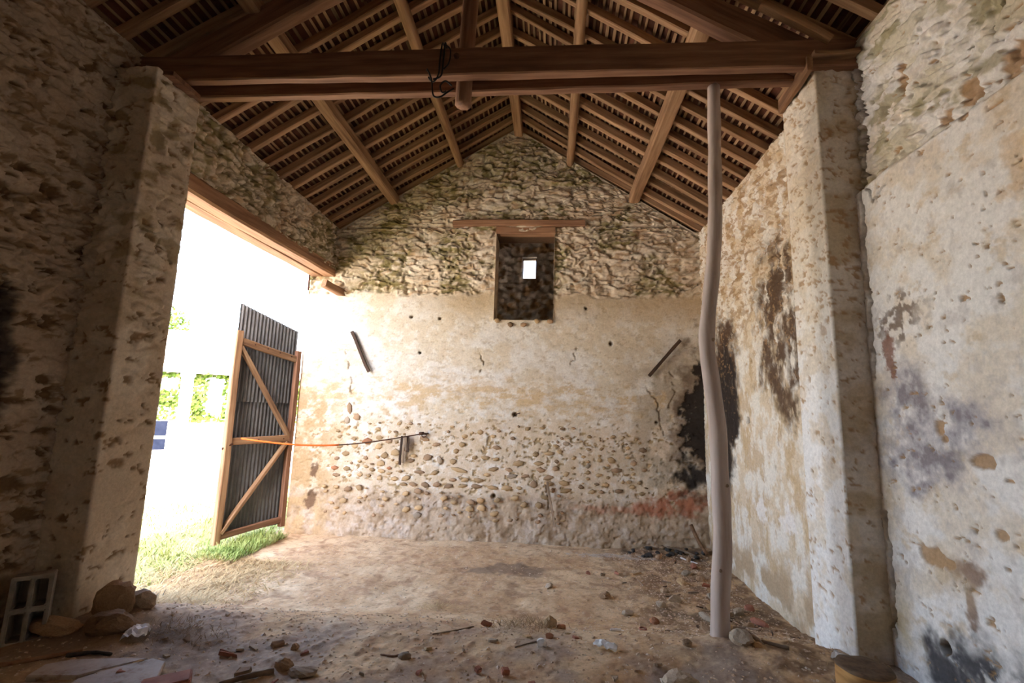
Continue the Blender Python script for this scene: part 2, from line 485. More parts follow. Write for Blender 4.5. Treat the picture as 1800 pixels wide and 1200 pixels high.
# ------------------------------------------------------------------ floor and ground outside
def build_floor():
    xs = seg(-3.55, 2.15, step=0.016); ys = seg(0.9, 6.55, step=0.016)
    X, Y = np.meshgrid(xs, ys, indexing='ij')
    Z = floor_h(X, Y)
    c = np.zeros(X.shape + (3,)) + np.array((0.60, 0.395, 0.22))
    n1 = fbm(X * 1.6, Y * 1.6, 5, 21); n2 = fbm(X * 9, Y * 9, 4, 22); n3 = fbm(X * 34, Y * 34, 3, 23)
    c = mix(c, (0.72, 0.52, 0.315), sst(0.42, 0.66, n1))
    c = mix(c, (0.42, 0.255, 0.145), sst(0.52, 0.75, n2) * 0.7)
    c = mix(c, (0.25, 0.155, 0.095), sst(0.2, 1.2, X) * 0.85 * sst(0.36, 0.58, fbm(X * 9, Y * 9, 5, 28, 0.65)))
    c = mix(c, (0.36, 0.285, 0.235), sst(3.5, 2.8, Y) * 0.8 * sst(0.3, 0.6, fbm(X * 3, Y * 3, 4, 29)))
    c = mix(c, (0.74, 0.58, 0.40), sst(0.66, 0.78, n3) * 0.45)
    c = mix(c, (0.22, 0.125, 0.07), sst(0.32, 0.24, n3) * 0.5)
    c = mix(c, (0.05, 0.042, 0.037), blob(X, Y, 1.45, 6.22, 0.6, 0.20, 1, 0.9, 0.9, 12) * 0.6)
    c = mix(c, (0.11, 0.075, 0.05), blob(X, Y, 1.55, 4.4, 0.45, 0.35, 2, 0.8) * 0.6)
    c = mix(c, (0.26, 0.18, 0.12), blob(X, Y, -0.45, 5.35, 0.42, 0.22, 3, 0.7) * 0.8)
    c = mix(c, (0.60, 0.54, 0.47), blob(X, Y, 0.75, 6.05, 0.5, 0.10, 4, 0.8) * 0.7)
    c = mix(c, (0.20, 0.13, 0.085), blob(X, Y, -2.6, 2.6, 0.6, 0.45, 5, 0.6) * 0.6)
    r = Relief(); r.grid(np.stack([X, Y, Z], -1), c)
    xs = seg(-3.55, 2.15, step=0.12); ys = seg(YF - 0.1, 0.9, step=0.12)
    X, Y = np.meshgrid(xs, ys, indexing='ij')
    r.grid(np.stack([X, Y, floor_base(X, Y)], -1), (0.40, 0.29, 0.20))
    return tag(r.build('floor', M_FLOOR), 'bare trodden earth floor of the barn strewn with litter', 'floor', kind='structure')
build_floor()

def build_yard():
    xs = np.concatenate([seg(-60, -8, step=1.5), seg(-8, -3.5, step=0.12)[1:]]); ys = np.concatenate([seg(-25, 1.5, step=1.5), seg(1.5, 9, step=0.12)[1:], seg(9, 70, step=1.5)[1:]])
    X, Y = np.meshgrid(xs, ys, indexing='ij')
    near = sst(-9, -6, X)
    Z = -0.03 - 0.3 * (1 - near) + 0.05 * (fbm(X * 1.5, Y * 1.5, 3, 61) - 0.5) * near
    c = np.zeros(X.shape + (3,)) + np.array((0.78, 0.73, 0.65))
    c = mix(c, (0.30, 0.26, 0.12), sst(-7.5, -6.3, X + 0.6 * (fbm(X * 2, Y * 2, 3, 62) - 0.5)))
    r = Relief(); r.grid(np.stack([X, Y, Z], -1), c)
    return tag(r.build('ground', M_FLOOR), 'sun-bleached pale yard outside the barn doorway', 'ground', kind='structure')
build_yard()

# ------------------------------------------------------------------ back wall
def rough_colour(U, V, edge, cid, s, moss=0.5):
    c = np.zeros(U.shape + (3,)) + np.array((0.66, 0.55, 0.415))
    c = mix(c, (0.70, 0.62, 0.50), sst(0.45, 0.65, fbm(U * 5, V * 9, 4, s + 1)) * 0.9)
    c = mix(c, STONE * 1.4, sst(0.60, 0.70, fbm(U * 9, V * 20, 4, s + 2)) * 0.65)
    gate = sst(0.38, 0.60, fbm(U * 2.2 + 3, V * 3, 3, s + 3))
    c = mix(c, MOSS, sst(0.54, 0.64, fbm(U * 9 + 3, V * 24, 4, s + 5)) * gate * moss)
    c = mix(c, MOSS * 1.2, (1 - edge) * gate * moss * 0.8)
    return c

def back_disp_col(X, Z):
    dr, edge, cid = rubble(X, Z, 300, 0.17, 0.065, 0.72)
    zb = 3.22 + 0.09 * (fbm(X * 3, Z * 0.5, 3, 301) - 0.5) * 2
    up = sst(zb - 0.05, zb + 0.05, Z)
    low = sst(0.62, 0.45, Z + 0.16 * (fbm(X * 4, Z * 2, 3, 302) - 0.5))
    dl = 0.06 * (fbm(X * 8, Z * 8, 5, 320, 0.6) - 0.5)
    ds = 0.020 * (fbm(X * 2.2, Z * 2.2, 3, 303) - 0.5) + 0.008 * (fbm(X * 14, Z * 14, 4, 304) - 0.5)
    d = dr * up + ds * (1 - up) + low * dl
    d = d + 0.05 * sst(0.5, 0.0, Z)
    # colour
    c = np.zeros(X.shape + (3,)) + WHITE
    c = mix(c, CREAM, sst(0.35, 0.6, fbm(X * 2.5, Z * 3, 5, 305)) * 0.85)
    band = np.exp(-((Z - 1.82) / 0.33) ** 2)
    c = mix(c, OCHRE * 1.15, sst(0.42, 0.66, fbm(X * 5, Z * 13, 6, 306, 0.65) * (0.5 + 0.6 * band)) * (0.4 + 0.45 * band))
    mid = sst(0.4, 0.6, Z) * sst(1.65, 1.35, Z)
    c = mix(c, (0.64, 0.50, 0.36), mid * 0.75)
    mo = fbm(X * 10, Z * 12, 6, 321, 0.66)
    c = mix(c, (0.56, 0.42, 0.27), sst(0.52, 0.68, mo) * 0.55 * (0.4 + 0.6 * sst(2.4, 1.7, Z)))
    c = mix(c, (0.78, 0.74, 0.69), sst(0.45, 0.33, mo) * 0.6)
    ch = chips(X, Z, 307, 0.66, 0.06, 0.035) * (1 - up) * (0.35 + 0.65 * sst(1.75, 1.35, Z))
    c = mix(c, OCHRE * 0.8, ch); d = d - 0.010 * ch
    c = mix(c, (0.47, 0.345, 0.235), low * 0.92)
    c = mix(c, (0.34, 0.23, 0.14), low * sst(0.5, 0.65, fbm(X * 8, Z * 8, 4, 308)) * 0.8)
    c = mix(c, (0.58, 0.48, 0.40), low * sst(0.56, 0.66, fbm(X * 10, Z * 10, 4, 318)) * 0.5)
    # yellow-brown render near the door jamb
    j = sst(-2.6, -3.1, X) * sst(2.3, 1.6, Z)
    c = mix(c, (0.48, 0.335, 0.19), j * sst(0.32, 0.58, fbm(X * 7, Z * 8, 6, 309, 0.62)))
    c = mix(c, UMBER * 1.2, np.maximum(blob(X, Z, -3.16, 0.80, 0.05, 0.12, 9, 0.6), blob(X, Z, -3.18, 0.42, 0.07, 0.12, 8, 0.6)) * 0.9)
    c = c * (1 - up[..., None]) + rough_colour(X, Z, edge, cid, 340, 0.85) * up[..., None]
    # damp fringe below the rubble
    c = mix(c, (0.50, 0.38, 0.23), (1 - up) * sst(2.75, 3.2, Z) * sst(-2.2, -1.2, X) * 0.75)
    # red burnt patch and soot in the right corner
    g = sst(0.7, 1.4, X) * sst(2.7, 2.2, Z) * (1 - low)
    c = mix(c, (0.44, 0.36, 0.27), g * sst(0.42, 0.6, fbm(X * 5, Z * 5, 5, 311)) * 0.8)
    redm = np.maximum(blob(X, Z, 1.70, 0.55, 0.40, 0.16, 1, 0.55, 0.5), blob(X, Z, 1.28, 0.50, 0.26, 0.13, 2, 0.6, 0.5))
    redm = np.maximum(redm, blob(X, Z, 0.75, 0.44, 0.4, 0.05, 3, 0.7, 0.6) * 0.6)
    c = mix(c, BRICK, redm * 0.95 * sst(0.2, 0.45, fbm(X * 9, Z * 9, 4, 319)))
    s1 = np.maximum(blob(X, Z, 2.05, 1.90, 0.30, 0.50, 4, 0.55, 0.2, 9), blob(X, Z, 1.98, 1.45, 0.30, 0.42, 5, 0.55, 0.2, 9))
    s1 = np.maximum(s1, blob(X, Z, 1.82, 0.90, 0.27, 0.24, 6, 0.55, 0.6, 9))
    c = mix(c, UMBER, blob(X, Z, 1.95, 1.6, 0.42, 1.15, 7, 0.6, 0.7, 8) * 0.75)
    c = mix(c, SOOT, s1 * 0.96)
    d = d - 0.02 * s1
    # holes, cracks
    for k, (hx, hz, hr) in enumerate(((0.78, 2.57, 0.028), (-0.47, 1.60, 0.03), (-1.95, 2.9, 0.022), (-1.55, 2.88, 0.02), (-0.2, 2.95, 0.02), (0.45, 3.05, 0.02), (-1.8, 2.4, 0.018), (1.36, 1.55, 0.02), (-0.72, 0.55, 0.03))):
        m = blob(X, Z, hx, hz, hr, hr, 20 + k, 0.2)
        d = d - 0.05 * m; c = mix(c, STONE * 0.5, m)
    for k, pts in enumerate((((-2.84, 2.45), (-2.80, 2.20), (-2.72, 2.0), (-2.74, 1.85), (-2.66, 1.66)), ((1.20, 2.02), (1.26, 1.93), (1.36, 1.85), (1.40, 1.6), (1.44, 1.40)), ((1.55, 2.2), (1.62, 2.0), (1.52, 1.75)),
                             ((-0.95, 2.4), (-0.9, 2.25), (-0.96, 2.15)), ((0.35, 2.5), (0.28, 2.3), (0.2, 2.15)), ((-0.06, 0.8), (0.0, 0.55), (0.03, 0.3)), ((-0.57, 5.2), (-0.55, 4.98)))):
        m = sst(0.011, 0.003, polydist(X, Z, pts, 0.045, k)) * sst(0.35, 0.5, fbm(X * 9, Z * 9, 2, 330 + k))
        d = d - 0.02 * m; c = mix(c, STONE * 0.7, m * 0.7)
    # recessed joint under the gable
    gz = 4.21 + 0.015 * np.sin(X * 3)
    m = sst(0.022, 0.008, np.abs(Z - gz + 0.02 * (fbm(X * 6, Z * 0, 3, 313) - 0.5))) * (np.abs(X + 0.45) > 0.93)
    d = d - 0.045 * m
    return d, c

def back_grid():
    r = Relief()
    xs = seg(-3.47, NX0, NX1, 2.10)
    zs = seg(-0.15, NZ0, NZ1)
    X, Z = np.meshgrid(xs, zs, indexing='ij')
    d, c = back_disp_col(X, Z)
    e = np.maximum(np.maximum(NX0 - X, X - NX1), np.maximum(NZ0 - Z, Z - NZ1))
    d = d * sst(0.0, 0.05, e)
    inside = (X[:-1, :-1] >= NX0 - 1e-6) & (X[1:, 1:] <= NX1 + 1e-6) & (Z[:-1, :-1] >= NZ0 - 1e-6) & (Z[1:, 1:] <= NZ1 + 1e-6)
    r.grid(np.stack([X, YB - d, Z], -1), c, ~inside)
    ts = np.linspace(0, 1, 130)
    X, T = np.meshgrid(xs, ts, indexing='ij')
    top = np.maximum(roof_z(X) - 0.035 + 0.03 * (fbm(X * 9, X * 0, 3, 77) - 0.5), NZ1 + 0.01)
    Z = NZ1 + T * (top - NZ1)
    d, c = back_disp_col(X, Z)
    d = d * np.clip(sst(0, 0.05, Z - NZ1) + (X < NX0 - 0.02) + (X > NX1 + 0.02), 0, 1)
    r.grid(np.stack([X, YB - d, Z], -1), c)
    # top bed of the gable, back face, reveals of the opening
    r.grid(np.stack([np.stack([xs, np.full_like(xs, YB - 0.02), np.maximum(roof_z(xs) - 0.035, NZ1 + 0.01)], -1), np.stack([xs, np.full_like(xs, YB + TW), np.maximum(roof_z(xs) - 0.035, NZ1 + 0.01)], -1)], 1), CREAM * 0.8)
    yb = YB + TW
    for (a, b) in (((-3.47, -0.15), (NX0, NZ1)), ((NX1, -0.15), (2.1, NZ1)), ((NX0, -0.15), (NX1, NZ0))):
        r.quad([(a[0], yb, a[1]), (a[0], yb, b[1]), (b[0], yb, b[1]), (b[0], yb, a[1])])
    r.quad([(-3.47, yb, NZ1), (-3.47, yb, NZ1 + 0.02), (XA, yb, ZA - 0.04), (XA, yb, NZ1)])
    r.quad([(XA, yb, NZ1), (XA, yb, ZA - 0.04), (2.1, yb, NZ1 + 0.02), (2.1, yb, NZ1)])
    ys = seg(YB - 0.012, yb, step=0.02); zz = seg(NZ0, NZ1, step=0.02); xx = seg(NX0, NX1, step=0.02)
    Y, Z = np.meshgrid(ys, zz, indexing='ij'); n = 0.012 * (fbm(Y * 12, Z * 12, 3, 81) - 0.5) * sst(YB, YB + 0.06, Y)
    jc = mix(np.zeros(Y.shape + (3,)) + np.array((0.55, 0.45, 0.32)), STONE, sst(0.5, 0.7, fbm(Y * 7, Z * 7, 4, 82)) * 0.6)
    r.grid(np.stack([NX0 + n, Y, Z], -1), jc); r.grid(np.stack([NX1 + n, Y, Z], -1), jc)
    X, Y = np.meshgrid(xx, ys, indexing='ij'); n = 0.05 * (fbm(X * 12, Y * 12, 3, 83) - 0.5) * sst(YB, YB + 0.05, Y)
    r.grid(np.stack([X, Y, NZ0 + n], -1), CREAM * 0.75)
    r.quad([(NX0, YB - 0.01, NZ1), (NX1, YB - 0.01, NZ1), (NX1, yb, NZ1), (NX0, yb, NZ1)], UMBER)
    return tag(r.build('wall_back', M_WALL), 'gable end wall of limewashed rubble with bare stones low down', 'wall', kind='structure')
wall_back = back_grid()

# loose-pointed stones showing through the limewash of the back wall, each its own piece
def wall_stones():
    protos = []
    for k in range(10):
        for mi in (0, 1, 2, 3):
            protos.append((mi, rock_mesh(500 + k * 7 + mi, sub=1, rough=0.35, facets=4, mat=STN[mi])))
    r = random.Random(91)
    bym = {m: [p for mi, p in protos if mi == m] for m in range(4)}
    placed = []
    def put(x, z, w, h, mi, out=0.010):
        for (a, b, c, d) in placed:
            if abs(x - a) < (w + c) * 0.56 and abs(z - b) < (h + d) * 0.60: return False
        placed.append((x, z, w, h))
        o = obj('stone', r.choice(bym[mi]), wall_back)
        o.location = (x, YB - out + 0.005, z)
        o.scale = (w / 1.75, 0.020, h / 1.75)
        o.rotation_euler = (0, r.uniform(-0.25, 0.25), 0)
        return True
    def mat():
        q = r.random()
        return 0 if q < 0.66 else 1 if q < 0.93 else 2 if q < 0.98 else 3
    # named large ones
    for a in ((-2.45, 1.19, 0.14, 0.075, 3), (-2.42, 1.09, 0.11, 0.10, 0), (-2.05, 1.05, 0.12, 0.09, 0), (-1.92, 1.10, 0.09, 0.07, 1), (-1.90, 1.03, 0.09, 0.08, 1), (-1.62, 1.00, 0.12, 0.10, 1), (-1.45, 0.98, 0.09, 0.11, 2),
              (-1.20, 0.86, 0.24, 0.055, 0), (-0.73, 0.89, 0.15, 0.06, 0), (-0.40, 0.97, 0.17, 0.075, 0), (-0.15, 0.98, 0.14, 0.06, 0), (-0.12, 0.90, 0.14, 0.06, 1), (0.07, 0.92, 0.09, 0.08, 1), (-0.20, 0.72, 0.11, 0.09, 1), (-0.30, 0.62, 0.10, 0.08, 1),
              (0.85, 0.93, 0.15, 0.06, 1), (0.62, 0.86, 0.10, 0.04, 0), (-2.73, 1.62, 0.07, 0.16, 1), (-2.75, 1.46, 0.08, 0.10, 2), (-2.62, 1.50, 0.10, 0.09, 1)):
        put(*a)
    # courses of the densest field
    for row in range(9):
        z = 0.66 + row * 0.073
        x = -2.0 + r.uniform(0, 0.15)
        while x < 0.15:
            w = r.uniform(0.07, 0.17); h = r.uniform(0.045, 0.07)
            dens = 0.95 if row < 4 else 0.6 if row < 6 else 0.35
            if r.random() < dens and len(placed) < 205: put(x + w / 2, z + r.uniform(-0.012, 0.012), w, h, mat())
            x += w + r.uniform(0.015, 0.06)
    t = 0
    while len(placed) < 250 and t < 6000:
        t += 1
        q = r.random()
        if q < 0.42: x, z = r.uniform(-2.9, -1.9), r.uniform(0.70, 1.45)
        elif q < 0.75: x, z = r.uniform(0.05, 1.25), r.uniform(0.65, 1.35)
        elif q < 0.80: x, z = r.uniform(-2.0, 0.3), r.uniform(1.25, 1.45)
        else: x, z = r.uniform(-3.0, 0.2), r.uniform(0.25, 0.6)
        w = r.uniform(0.045, 0.12) * (0.75 if z > 1.25 else 1)
        put(x, z, w, w * r.uniform(0.45, 0.8), mat(), 0.006 if z > 0.62 else 0.03)
    for k in range(9):   # ragged sill of the high opening
        put(NX0 + 0.05 + k * 0.09, NZ0 - 0.015 - 0.05 * (k in (2, 4)), 0.09, 0.065, 1 if k % 3 else 0, 0.02)
wall_stones()

# ------------------------------------------------------------------ left wall, right wall, pillars
def side_patch(r, X, s, ys, zs, fn, top=None):
    Y, Z = np.meshgrid(ys, zs, indexing='ij')
    d, c = fn(Y, Z)
    r.grid(np.stack([X + s * d, Y, Z], -1), c)

def left_fn(Y, Z):
    dr, edge, cid = rubble(Y, Z, 400, 0.20, 0.085, 0.75)
    up = 0.45 + 0.55 * sst(1.9, 2.6, Z)
    d = dr * up + 0.010 * (fbm(Y * 12, Z * 12, 4, 401) - 0.5)
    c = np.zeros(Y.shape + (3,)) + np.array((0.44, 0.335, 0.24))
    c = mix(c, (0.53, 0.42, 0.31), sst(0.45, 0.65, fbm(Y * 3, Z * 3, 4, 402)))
    c = mix(c, STONE * 0.8, sst(0.56, 0.66, fbm(Y * 10, Z * 22, 5, 403, 0.6)) * 0.8)
    ch = chips(Y, Z, 404, 0.66, 0.10, 0.05)
    for k, (a, b, ra, rb) in enumerate(((2.55, 2.86, 0.05, 0.06), (2.72, 1.73, 0.055, 0.03), (2.74, 1.64, 0.06, 0.035), (2.60, 1.12, 0.11, 0.05), (2.72, 0.93, 0.07, 0.04), (2.32, 2.79, 0.08, 0.05), (2.75, 1.42, 0.06, 0.03), (2.5, 0.85, 0.12, 0.03))):
        ch = np.maximum(ch, blob(Y, Z, a, b, ra, rb, 30 + k, 0.5))
    d = d - 0.022 * ch; c = mix(c, STONE * 0.6, ch)
    m = blob(Y, Z, 2.40, 1.72, 0.15, 0.50, 45, 0.4, 0.3)
    c = mix(c, SOOT, m * 0.9); d = d - 0.03 * m
    return d, c

def left_high_fn(Y, Z):
    dr, edge, cid = rubble(Y, Z, 430, 0.13, 0.07, 0.85)
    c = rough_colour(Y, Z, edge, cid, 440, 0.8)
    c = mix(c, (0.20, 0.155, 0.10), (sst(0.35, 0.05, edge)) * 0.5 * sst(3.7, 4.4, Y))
    return dr, c

def build_left():
    r = Relief()
    side_patch(r, XL, 1, seg(0.6, 2.06, step=0.03), seg(-0.1, ZEL, step=0.03), left_fn)
    side_patch(r, XL, 1, seg(2.05, DY0, step=0.008), seg(-0.1, ZEL, step=0.009), left_fn)
    side_patch(r, XL, 1, seg(DY0, YB + 0.05), seg(DZ + 0.14, ZEL), left_high_fn)
    yo = XL - TW
    # jamb by the pillar, head of the wall, outer face
    Z, X = np.meshgrid(seg(-0.1, DZ + 0.14, step=0.03), seg(yo, XL, step=0.03), indexing='ij')
    r.grid(np.stack([X, DY0 + 0.015 * (fbm(X * 9, Z * 9, 3, 451) - 0.5), Z], -1), CREAM)
    # unseen opening further along the same wall, added for fill light
    for y0, y1, z0 in ((YF, EY0, -0.3), (EY1, 0.6, -0.3), (EY0, EY1, EZ)):
        r.quad([(XL, y0, z0), (XL, y1, z0), (XL, y1, ZEL), (XL, y0, ZEL)])
        r.quad([(yo, y0, z0), (yo, y0, ZEL), (yo, y1, ZEL), (yo, y1, z0)])
    r.quad([(XL, EY0, -0.3), (yo, EY0, -0.3), (yo, EY0, EZ), (XL, EY0, EZ)])
    r.quad([(XL, EY1, -0.3), (yo, EY1, -0.3), (yo, EY1, EZ), (XL, EY1, EZ)])
    r.quad([(XL, EY0, EZ), (yo, EY0, EZ), (yo, EY1, EZ), (XL, EY1, EZ)])
    r.quad([(XL, YF, ZEL), (XL, YE, ZEL), (yo, YE, ZEL - 0.2), (yo, YF, ZEL - 0.2)])
    r.quad([(yo, 0.6, -0.3), (yo, 0.6, ZEL), (yo, DY0, ZEL), (yo, DY0, -0.3)])
    r.quad([(yo, DY0, DZ + 0.14), (yo, DY0, ZEL), (yo, YB, ZEL), (yo, YB, DZ + 0.14)])
    r.quad([(yo, YB, -0.3), (yo, YB, ZEL), (yo, YE - 1.4, ZEL), (yo, YE - 1.4, -0.3)])
    r.quad([(yo, YE - 1.4, -0.3), (yo, YE - 1.4, 3.2), (yo, YE, 3.2), (yo, YE, -0.3)])  # stops below the eave; unseen gap added to let light into the loft
    r.quad([(XL, YB + TW, -0.1), (XL, YE, -0.1), (XL, YE, 2.4), (XL, YB + TW, 2.4)])
    tag(r.build('wall_left', M_WALL), 'shadowed limewashed rubble wall holding the wide doorway', 'wall', kind='structure')
build_left()

def right_fn(Y, Z):
    far = sst(3.2, 3.5, Y)
    dr, edge, cid = rubble(Y, Z, 460, 0.17, 0.08, 0.9)
    zb = 3.07 + 0.02 * (fbm(Y * 4, Z * 0, 3, 461) - 0.5)
    up = sst(zb - 0.02, zb + 0.03, Z) * (1 - far)
    upf = sst(2.2, 3.4, Z) * far
    d = dr * (0.55 * up + 0.5 * upf + 0.03 + 0.06 * far) + 0.012 * (fbm(Y * 3, Z * 3, 3, 462) - 0.5) + 0.005 * (fbm(Y * 22, Z * 22, 3, 463) - 0.5)
    d = d + (1 - far) * (1 - up) * 0.05              # thicker coat of plaster below
    c = np.zeros(Y.shape + (3,)) + np.array((0.78, 0.75, 0.72))
    c = mix(c, (0.70, 0.61, 0.50), sst(0.42, 0.64, fbm(Y * 4, Z * 5, 6, 464, 0.62)) * 0.8)
    c = mix(c, (0.57, 0.44, 0.28), sst(0.58, 0.72, fbm(Y * 6, Z * 9, 6, 476, 0.65)) * 0.6 * (1 - up))
    c = mix(c, (0.50, 0.46, 0.44), sst(0.60, 0.72, fbm(Y * 11, Z * 8, 5, 477, 0.65)) * 0.45)
    c = mix(c, (0.58, 0.52, 0.38), up * sst(0.4, 0.65, fbm(Y * 4, Z * 5, 4, 465)) * 0.8)
    c = mix(c, MOSS * 1.3, up * sst(0.56, 0.66, fbm(Y * 7, Z * 12, 4, 466)) * 0.6)
    fc = np.zeros(Y.shape + (3,)) + np.array((0.66, 0.545, 0.40))
    fc = mix(fc, (0.75, 0.70, 0.62), sst(0.42, 0.58, fbm(Y * 7, Z * 5, 6, 467, 0.62)))
    fc = mix(fc, OCHRE, sst(0.52, 0.68, fbm(Y * 8 + 2, Z * 4, 6, 468, 0.62)) * 0.7)
    fc = mix(fc, STONE * 1.2, sst(2.0, 3.0, Z) * sst(0.57, 0.64, fbm(Y * 11, Z * 20, 4, 469)) * 0.8)
    fc = mix(fc, (0.46, 0.34, 0.22), sst(0.6, 0.2, Z) * sst(0.4, 0.6, fbm(Y * 5, Z * 5, 4, 470)))
    c = c * (1 - far[..., None]) + fc * far[..., None]
    # far bay: burnt brown streaks, soot strip, white flake
    n = fbm(Y * 14, Z * 5, 6, 471, 0.68)
    bs = np.maximum(blob(Y, Z, 4.35, 2.72, 0.48, 0.50, 50, 0.5, 0.6), blob(Y, Z, 4.35, 2.10, 0.42, 0.50, 51, 0.6, 0.6))
    bs = np.maximum(bs, blob(Y, Z, 4.08, 2.35, 0.16, 0.8, 56, 0.6, 0.6))
    c = mix(c, UMBER * 0.75, bs * sst(0.30, 0.56, n) * 0.97)
    sv = np.maximum(blob(Y, Z, 5.60, 1.85, 0.42, 0.62, 52, 0.35, 0.3, 4), blob(Y, Z, 5.75, 1.2, 0.36, 0.5, 53, 0.4, 0.4, 4))
    c = mix(c, UMBER * 0.7, np.maximum(sv, blob(Y, Z, 5.7, 2.3, 0.5, 0.55, 57, 0.5, 0.6)) * sst(0.2, 0.5, n + 0.1))
    c = mix(c, SOOT, sv * 0.9)
    c = mix(c, (0.80, 0.76, 0.72), np.maximum(blob(Y, Z, 4.81, 0.78, 0.17, 0.11, 54, 0.7), blob(Y, Z, 4.33, 0.80, 0.12, 0.10, 55, 0.8)) * 0.9)
    # near bay stains
    nb = 1 - far
    q = fbm(Y * 9, Z * 9, 6, 472, 0.66)
    gm = np.maximum(blob(Y, Z, 2.78, 1.68, 0.28, 0.26, 60, 0.4, 0.6), blob(Y, Z, 2.42, 1.60, 0.27, 0.21, 61, 0.4, 0.6))
    gm = np.maximum(gm, blob(Y, Z, 2.80, 1.42, 0.32, 0.18, 62, 0.5, 0.6))
    c = mix(c, (0.40, 0.37, 0.385), nb * gm * sst(0.2, 0.55, q)); c = mix(c, (0.22, 0.19, 0.20), nb * gm * sst(0.5, 0.66, q) * 0.8)
    sp = blob(Y, Z, 2.77, 2.20, 0.22, 0.20, 63, 0.5, 0.7) * sst(0.50, 0.60, fbm(Y * 26, Z * 26, 3, 473))
    c = mix(c, UMBER, nb * sp * 0.8)
    c = mix(c, (0.24, 0.10, 0.06), nb * np.maximum(blob(Y, Z, 2.88, 2.02, 0.05, 0.10, 64, 0.6), blob(Y, Z, 2.86, 1.92, 0.02, 0.07, 65, 0.5)) * 0.85)
    c = mix(c, (0.60, 0.42, 0.23), nb * np.maximum(blob(Y, Z, 2.05, 2.60, 0.10, 0.06, 66, 0.8, 0.7), blob(Y, Z, 2.03, 2.72, 0.06, 0.14, 72, 0.7, 0.8)) * 0.6)
    c = mix(c, (0.24, 0.14, 0.085), nb * np.maximum(blob(Y, Z, 2.50, 0.93, 0.10, 0.07, 67, 0.6, 0.7), blob(Y, Z, 2.50, 0.80, 0.035, 0.14, 68, 0.5, 0.6)) * 0.85)
    c = mix(c, (0.55, 0.42, 0.27), nb * blob(Y, Z, 2.62, 0.93, 0.16, 0.16, 69, 0.7, 0.9) * 0.55)
    bk = np.maximum(blob(Y, Z, 2.70, 0.42, 0.18, 0.17, 70, 0.7, 0.8), blob(Y, Z, 2.30, 0.46, 0.45, 0.20, 71, 0.7, 0.8))
    c = mix(c, (0.045, 0.042, 0.048), nb * bk * sst(0.22, 0.45, q) * 0.95)
    c = mix(c, (0.56, 0.44, 0.24), nb * blob(Y, Z, 2.98, 0.55, 0.14, 0.16, 73, 0.6, 0.9) * 0.6)
    # chips through the plaster
    ch = chips(Y, Z, 474, 0.735, 0.055, 0.03) * (0.4 + 0.6 * nb) + chips(Y, Z, 475, 0.66, 0.06, 0.035) * far * sst(1.6, 2.6, Z) * 0.8
    ch = np.clip(ch, 0, 1)
    for k, (a, b, ra, rb) in enumerate(((2.58, 1.59, 0.035, 0.05), (2.55, 1.54, 0.025, 0.02), (2.35, 1.46, 0.07, 0.035), (2.70, 0.96, 0.075, 0.05), (2.60, 0.95, 0.035, 0.03), (2.39, 3.15, 0.045, 0.04), (2.25, 3.19, 0.05, 0.07), (2.03, 3.18, 0.06, 0.07), (2.66, 3.55, 0.03, 0.10), (2.24, 3.06, 0.03, 0.03), (2.30, 1.15, 0.03, 0.02))):
        ch = np.maximum(ch, blob(Y, Z, a, b, ra, rb, 80 + k, 0.45, 0.2, 14))
    d = d - 0.014 * ch; c = mix(c, STONE * 1.35, ch * 0.9)
    for k, (a, b, rr) in enumerate(((5.04, 1.61, 0.035), (2.68, 0.55, 0.035), (4.5, 1.2, 0.02), (4.9, 2.2, 0.02))):
        m = blob(Y, Z, a, b, rr, rr, 95 + k, 0.3); d = d - 0.06 * m; c = mix(c, STONE * 0.4, m)
    # open crack beside the pillar
    for k, (pts, wd) in enumerate(((((3.015, 3.95), (3.0, 3.5), (3.02, 3.2), (3.005, 2.95), (3.02, 2.6), (3.01, 2.2), (3.02, 1.9)), 0.022), (((3.02, 1.1), (3.015, 0.8), (3.02, 0.45)), 0.014), (((2.95, 3.05), (2.90, 2.93), (2.8, 2.98)), 0.008), (((2.25, 3.42), (2.12, 3.38), (2.0, 3.5)), 0.010))):
        m = sst(wd, wd * 0.4, polydist(Y, Z, pts, 0.03, 40 + k))
        d = d - 0.06 * m; c = mix(c, STONE * 0.5, m * 0.8)
    return d, c

def build_right():
    r = Relief()
    side_patch(r, XR, -1, seg(0.6, 1.76, step=0.03), seg(-0.1, ZER, step=0.03), right_fn)
    side_patch(r, XR, -1, seg(1.75, 3.30, step=0.0065), seg(0.0, ZER, step=0.0075), right_fn)
    side_patch(r, XR, -1, seg(3.29, YB + 0.1, step=0.011), seg(-0.1, ZER, step=0.0115), right_fn)
    r.quad([(XR, YF, -0.1), (XR, 0.6, -0.1), (XR, 0.6, ZER), (XR, YF, ZER)], (0.7, 0.64, 0.56))
    xo = XR + TW
    r.quad([(xo, YF, -0.3), (xo, YF, ZER - 0.2), (xo, YE, ZER - 0.2), (xo, YE, -0.3)])
    r.quad([(XR, YF, ZER), (XR, YE, ZER), (xo, YE, ZER - 0.2), (xo, YF, ZER - 0.2)])
    r.quad([(XR, YB + TW, -0.1), (XR, YE, -0.1), (XR, YE, ZER), (XR, YB + TW, ZER)])
    tag(r.build('wall_right', M_WALL), 'long whitewashed wall with grey, brown and black stains', 'wall', kind='structure')
build_right()

